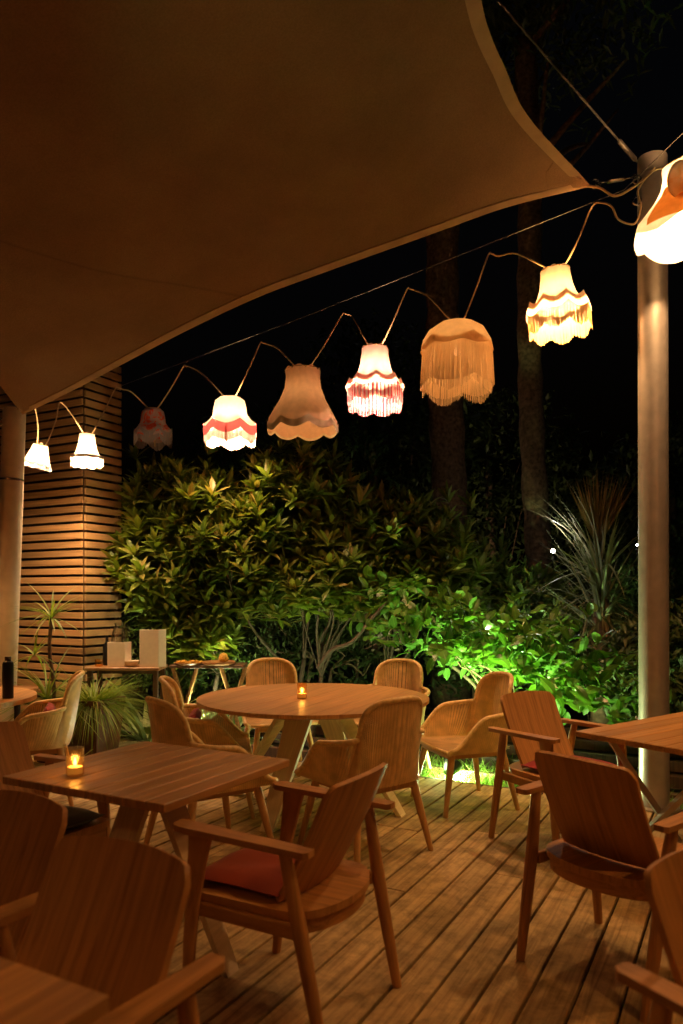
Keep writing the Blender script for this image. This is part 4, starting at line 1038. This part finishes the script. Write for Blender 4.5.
def straps(name, label, loc, n, ln, wd, mat, seed, el=(10, 70), bend=(.3, .9), cat='plant', group=None, seg=6, shape=None, base_r=.04, parent=None, part='leaves'):
    r_ = random.Random(seed); t = parent or thing(name, label, cat, loc, 0, group); mb = MB()
    for k in range(n):
        a_ = r_.random() * 6.283; e = R(r_.uniform(*el)); d = Vector((math.cos(a_) * math.sin(e), math.sin(a_) * math.sin(e), math.cos(e)))
        mb.leaf(Vector((base_r * math.cos(a_) * r_.random(), base_r * math.sin(a_) * r_.random(), 0)), d, Vector((0, 0, 1)), ln * r_.uniform(.6, 1.15), wd * r_.uniform(.7, 1.2), r_.uniform(*bend), .35, seg, shape or (lambda t_: (1 - t_ ** 2.2) * min(1, .45 + t_ * 3)))
    o = mb.build(part, mat, t); return t, o
SG = 'variegated strap leaved plants under the hedge'
for i, (x, y, s, lab) in enumerate(((-1.98, 7.50, 1.25, 'pale variegated strap leaved plant glowing below the brown console table'), (-1.62, 7.62, 1.1, 'pale variegated strap leaved plant under the tray of snacks'), (-1.15, 7.7, .8, 'small pale strap leaved plant below the serving board'))):
    straps('strap_plant', lab, (x, y, -.14), 40, .85 * s, .065, M['strap'], 60 + i, (12, 62), (.35, 1.0), group=SG)
# planter with grass
pl = Vector((-2.22, 6.62, 0))
t = thing('planter', 'tapered brown planter with overflowing green grass beside the console table', 'planter', pl, R(-20))
mb = MB(); mb.add([(-.15, -.15, .0), (.15, -.15, .0), (.15, .15, .0), (-.15, .15, .0), (-.20, -.20, .5), (.20, -.20, .5), (.20, .20, .5), (-.20, .20, .5), (-.175, -.175, .5), (.175, -.175, .5), (.175, .175, .5), (-.175, .175, .5), (-.17, -.17, .44), (.17, -.17, .44), (.17, .17, .44), (-.17, .17, .44)],
   [(3, 2, 1, 0)] + [(k, (k + 1) % 4, 4 + (k + 1) % 4, 4 + k) for k in range(4)] + [(4 + k, 4 + (k + 1) % 4, 8 + (k + 1) % 4, 8 + k) for k in range(4)] + [(8 + k, 8 + (k + 1) % 4, 12 + (k + 1) % 4, 12 + k) for k in range(4)] + [(12, 13, 14, 15)])
mb.build('pot', M['terracotta'], t)
r_ = random.Random(70); mb = MB()
for k in range(900):
    a_ = r_.random() * 6.283; e = R(r_.uniform(5, 85)); d = Vector((math.cos(a_) * math.sin(e), math.sin(a_) * math.sin(e), math.cos(e))); q = .17 * math.sqrt(r_.random())
    mb.leaf(Vector((q * math.cos(a_), q * math.sin(a_), .44)), d, Vector((0, 0, 1)), r_.uniform(.18, .36), .012, r_.uniform(.6, 1.6), .2, 5, lambda t_: 1 - t_ ** 2)
mb.build('grass', M['grass'], t)
# second planter: leafy small plant and the dracaena
dr = Vector((-2.62, 6.30, 0))
t = thing('potted_dracaena', 'potted plant with a slim stem and a tuft of narrow leaves by the left mast', 'plant', Vector((-2.50, 6.36, 0)))
MB().lathe([(0, 0), (.11, 0), (.14, .3), (.13, .3), (.12, .27), (0, .27)], 24).build('pot', M['terracotta'], t, True, 40)
MB().tube(smoothpath([(0, 0, .25), (.03, 0, .6), (-.01, 0, .95), (.01, 0, 1.22)], 4), .017, 8).build('stem', M['palebark'], t, True)
r_ = random.Random(71); mb = MB()
for c_, n_, l_ in ((Vector((.01, 0, 1.22)), 34, .36), (Vector((-.02, -.02, .50)), 60, .52), (Vector((-.14, 0, .9)), 14, .30)):
    for k in range(n_):
        a_ = r_.random() * 6.283; e = R(r_.uniform(10, 95)); d = Vector((math.cos(a_) * math.sin(e), math.sin(a_) * math.sin(e), math.cos(e)))
        mb.leaf(c_, d, Vector((0, 0, 1)), l_ * r_.uniform(.6, 1.2), .022, r_.uniform(.2, .9), .25, 5, lambda t_: (1 - t_ ** 2) * min(1, .5 + 3 * t_))
mb.build('leaves', M['grass'], t)
# yucca palm
yc = P(600, 600, 7.5); yl = Vector((yc.x, yc.y, 0))
t = thing('yucca_palm', 'spiky yucca palm with long pale blades just left of the right mast', 'palm', yl)
MB().tube([(0, 0, -.2), (.02, 0, .6), (0, 0, 1.38)], [.11, .10, .09], 12).build('trunk', M['bark'], t, True)
r_ = random.Random(75); mb = MB(); md = MB()
sh = lambda t_: (1 - t_ ** 1.6) * min(1, .6 + 2 * t_)
for k in range(150):
    a_ = r_.random() * 6.283; e = R(abs(r_.gauss(8, 46))); d = Vector((math.cos(a_) * math.sin(e) * .95 - .16, math.sin(a_) * math.sin(e), math.cos(e)))
    if d.x > .30 and r_.random() < .6: continue
    mb.leaf(Vector((.06 * math.cos(a_), .06 * math.sin(a_), 1.05 + r_.random() * .75)), d, Vector((0, 0, 1)), r_.uniform(.5, 1.0), .032, r_.uniform(-.05, .45), .35, 6, sh)
for k in range(90):
    a_ = r_.random() * 6.283; e = R(r_.uniform(70, 150)); d = Vector((math.cos(a_) * math.sin(e), math.sin(a_) * math.sin(e), math.cos(e)))
    md.leaf(Vector((.07 * math.cos(a_), .07 * math.sin(a_), .95 + r_.random() * .5)), d, Vector((0, 0, 1)), r_.uniform(.4, .85), .026, r_.uniform(.1, .7), .3, 5, sh)
mb.build('blades', M['yucca'], t); md.build('dry_blades', M['yucca_dry'], t)
r_ = random.Random(76); mf = MB()      # an upright half opened fan of dry leaflets at the top
for k in range(46):
    q = k / 45 - .5; d = Vector((.10 + q * 1.15, .1 * math.sin(k), 1.0)); mf.leaf(Vector((-.03 + .03 * q, 0, 1.95)), d, Vector((0, -1, 0)), .74 * (1 - .5 * q * q) * r_.uniform(.9, 1.08), .034, 0, .4, 4, sh)
mf.tube([(0, 0, 1.4), (-.04, 0, 1.8), (-.03, 0, 1.97)], .014, 6); mf.build('fan_leaf', M['yucca_dry'], t)

# two tall trees behind, mostly trunks
def tall_tree(name, label, px0, py0, px1, py1, y, w0, w1, seed, lean):
    b0 = P(px0, py0, y); b0.z = -.2; tp = P(px1, py1, y)
    t = thing(name, label, 'tree', (b0.x, b0.y, 0), 0, 'tall trees behind the terrace'); r_ = random.Random(seed)
    top = Vector((tp.x - b0.x, 0, tp.z + 1.6)); mb = MB(); n = 40; pts, rad = [], []
    for k in range(n + 1):
        q = k / n; pts.append(Vector((0, 0, -.2)).lerp(top, q) + Vector((.03 * math.sin(q * 9 + seed), 0, 0))); rad.append((w0 * (1 - q) + w1 * q) * (1 + .10 * ((k * 7) % 3 - 1) * .6 + r_.uniform(-.05, .05)) / 2)
    mb.tube(pts, rad, 14); mb.build('trunk', M['bark'], t, True)
    mb = MB()
    for k in range(15):
        a_ = r_.random() * 6.28; s0 = top.lerp(Vector((0, 0, 0)), r_.uniform(0, .25)); e = s0 + Vector((math.cos(a_) * r_.uniform(.8, 1.9), math.sin(a_) * r_.uniform(.6, 1.4), r_.uniform(.1, 1.2)))
        mb.tube(smoothpath([s0, s0.lerp(e, .5) + unit(r_) * .15, e], 4), [.06 - .045 * i / 8 for i in range(9)], 6)
    mb.build('branches', M['bark'], t, True)
    mb = MB()
    for k in range(330):
        p = top + Vector((0, 0, .6)) + Vector((unit(r_).x * 2.0, unit(r_).y * 1.5, unit(r_).z * 1.2))
        for j in range(7): mb.leaf(p + unit(r_) * .14, unit(r_), Vector((0, 0, 1)), r_.uniform(.14, .26), .05, .2, .2, 2)
    mb.build('crown', M['leaf_dark'], t)
tall_tree('tall_tree', 'rough thick tree trunk rising behind the cream fringed shade', 452, 600, 440, 160, 10.0, .52, .40, 81, 0)
tall_tree('tall_tree', 'slimmer bare tree trunk rising behind the gold fringed shade', 541, 600, 524, 160, 9.8, .36, .30, 82, 0)

# grass on the ground behind the deck
r_ = random.Random(90); mb = MB()
for k in range(5200):
    x = r_.uniform(-.2, 2.4); ymin = 5.37 / U.y - x * U.x / U.y + .13; y = ymin + abs(r_.gauss(0, .42)) + .02
    a_ = r_.random() * 6.283; d = Vector((math.cos(a_) * .5, math.sin(a_) * .5, 1)); mb.leaf(Vector((x, y, -.15)), d, Vector((0, 0, 1)), r_.uniform(.09, .24), .012, r_.uniform(.2, .7), .2, 2, lambda t_: 1 - t_ ** 2)
tag(mb.build('grass', M['grass_lit']), 'short bright green grass behind the edge of the deck', 'grass', kind='stuff')

# ------------------------------------------------------------------ garden lamps
def garden_lamp(label, loc, aim, mat, r=.05, stake=.1):
    loc = Vector(loc); t = thing('garden_spotlight', label, 'garden lamp', loc, 0, 'garden spotlights'); q = Vector(aim).normalized(); up = q.to_track_quat('Z', 'Y').to_matrix()
    mb = MB().lathe([(0, -.10), (r * .7, -.095), (r, -.04), (r * 1.08, .012), (r * 1.0, .012), (r * .96, -.006), (0, -.006)], 20); mb.v = [tuple(up @ Vector(p)) for p in mb.v]; mb.build('housing', M['black'], t, True, 40)
    mb = MB().lathe([(0, 0), (r * .93, 0), (r * .9, .004), (0, .006)], 20); mb.v = [tuple(up @ Vector(p)) for p in mb.v]; mb.build('lens', mat, t, True, 40)
    MB().tube([(0, 0, -.05), (0, 0, -.05 - stake)], .009, 8).build('stake', M['black'], t, True)
    return t
def gl(label, loc, target, w, c, angle, mat, r=.05, stake=.12):
    loc = Vector(loc); aim = (Vector(target) - loc).normalized(); garden_lamp(label, loc, aim, mat, r, stake)
    slight('spot_light', loc + aim * .02, target, w, c, angle, .7, .04)
GREEN = (.66, 1.0, .36)
gl('dazzling garden floodlight in the grass behind the bright wicker chair', (.90, 5.96, .06), (1.55, 6.7, 1.1), 215, GREEN, 100, M['lens_lit'], .07)
plight('floodlight_spill', (.92, 5.96, -.05), 170, (.78, 1, .45), .05)
plight('floodlight_spill', (.78, 5.92, .07), 3.5, GREEN, .05)
gl('garden spotlight hidden among the strap leaved plants', (-1.45, 7.32, .02), (-1.25, 8.0, 1.8), 300, (.95, 1.0, .58), 100, M['lens_lit'], .05)
plight('spot_spill', (-1.50, 7.36, .06), 22, (1.0, .98, .62), .04)
gl('small garden spotlight low under the tallest shrub', (-.75, 7.3, .0), (-.5, 7.9, 1.9), 5, (1.0, .85, .5), 95, M['lens_far'], .04)
gl('small garden spotlight aimed up at the yucca palm', (1.95, 6.95, .55), (2.5, 7.5, 1.75), 20, (.9, 1.0, .78), 46, M['lens_far'], .04, .7)
gd_ = P(553, 551, 7.8)
t = garden_lamp('tiny bright garden lamp far back at the foot of the slimmer trunk', gd_, (-.35, -1, .05), M['lens_far'], .022, .08)
gl('unseen spotlight added to lift the dark trees far back', (1.2, 10.6, .0), (1.6, 13.0, 4.0), 70, (1, .72, .42), 120, M['lens_far'], .04)  # added lamp, keeps the far trees from going black
plight('far_lamp_glow', gd_ + Vector((-.10, -.3, .15)), 3, (1, .95, .8), .04)
gd2 = P(637, 545, 9.3)
t = garden_lamp('faint tiny garden lamp peeping out beside the right mast', gd2, (-.3, -1, 0), M['lens_far'], .012, .08)

# ------------------------------------------------------------------ night sky
w = bpy.data.worlds.new('World'); scene.world = w; w.use_nodes = True; nt = w.node_tree
sky = nt.nodes.new('ShaderNodeTexSky'); sky.sky_type = 'NISHITA'; sky.sun_disc = False; sky.sun_elevation = R(-4); sky.sun_rotation = R(200)
bg = nt.nodes['Background']; nt.links.new(sky.outputs[0], bg.inputs[0]); bg.inputs[1].default_value = .03
sl = bpy.data.lights.new('moon', 'SUN'); sl.energy = .004; sl.angle = R(.5); sl.color = (1, .93, .85)
so = bpy.data.objects.new('moon', sl); COL.objects.link(so); so.rotation_euler = (R(40), 0, R(160))

vs = scene.view_settings; vs.view_transform = 'Standard'; vs.look = 'None'; vs.exposure = 1.02; vs.gamma = 1; vs.use_curve_mapping = False
cy = scene.cycles
cy.use_denoising = True; cy.max_bounces = 8; cy.diffuse_bounces = 4; cy.transparent_max_bounces = 12; cy.sample_clamp_indirect = 4.0; cy.use_adaptive_sampling = True; cy.adaptive_threshold = .015
cy.use_light_tree = True; cy.caustics_reflective = False; cy.caustics_refractive = False
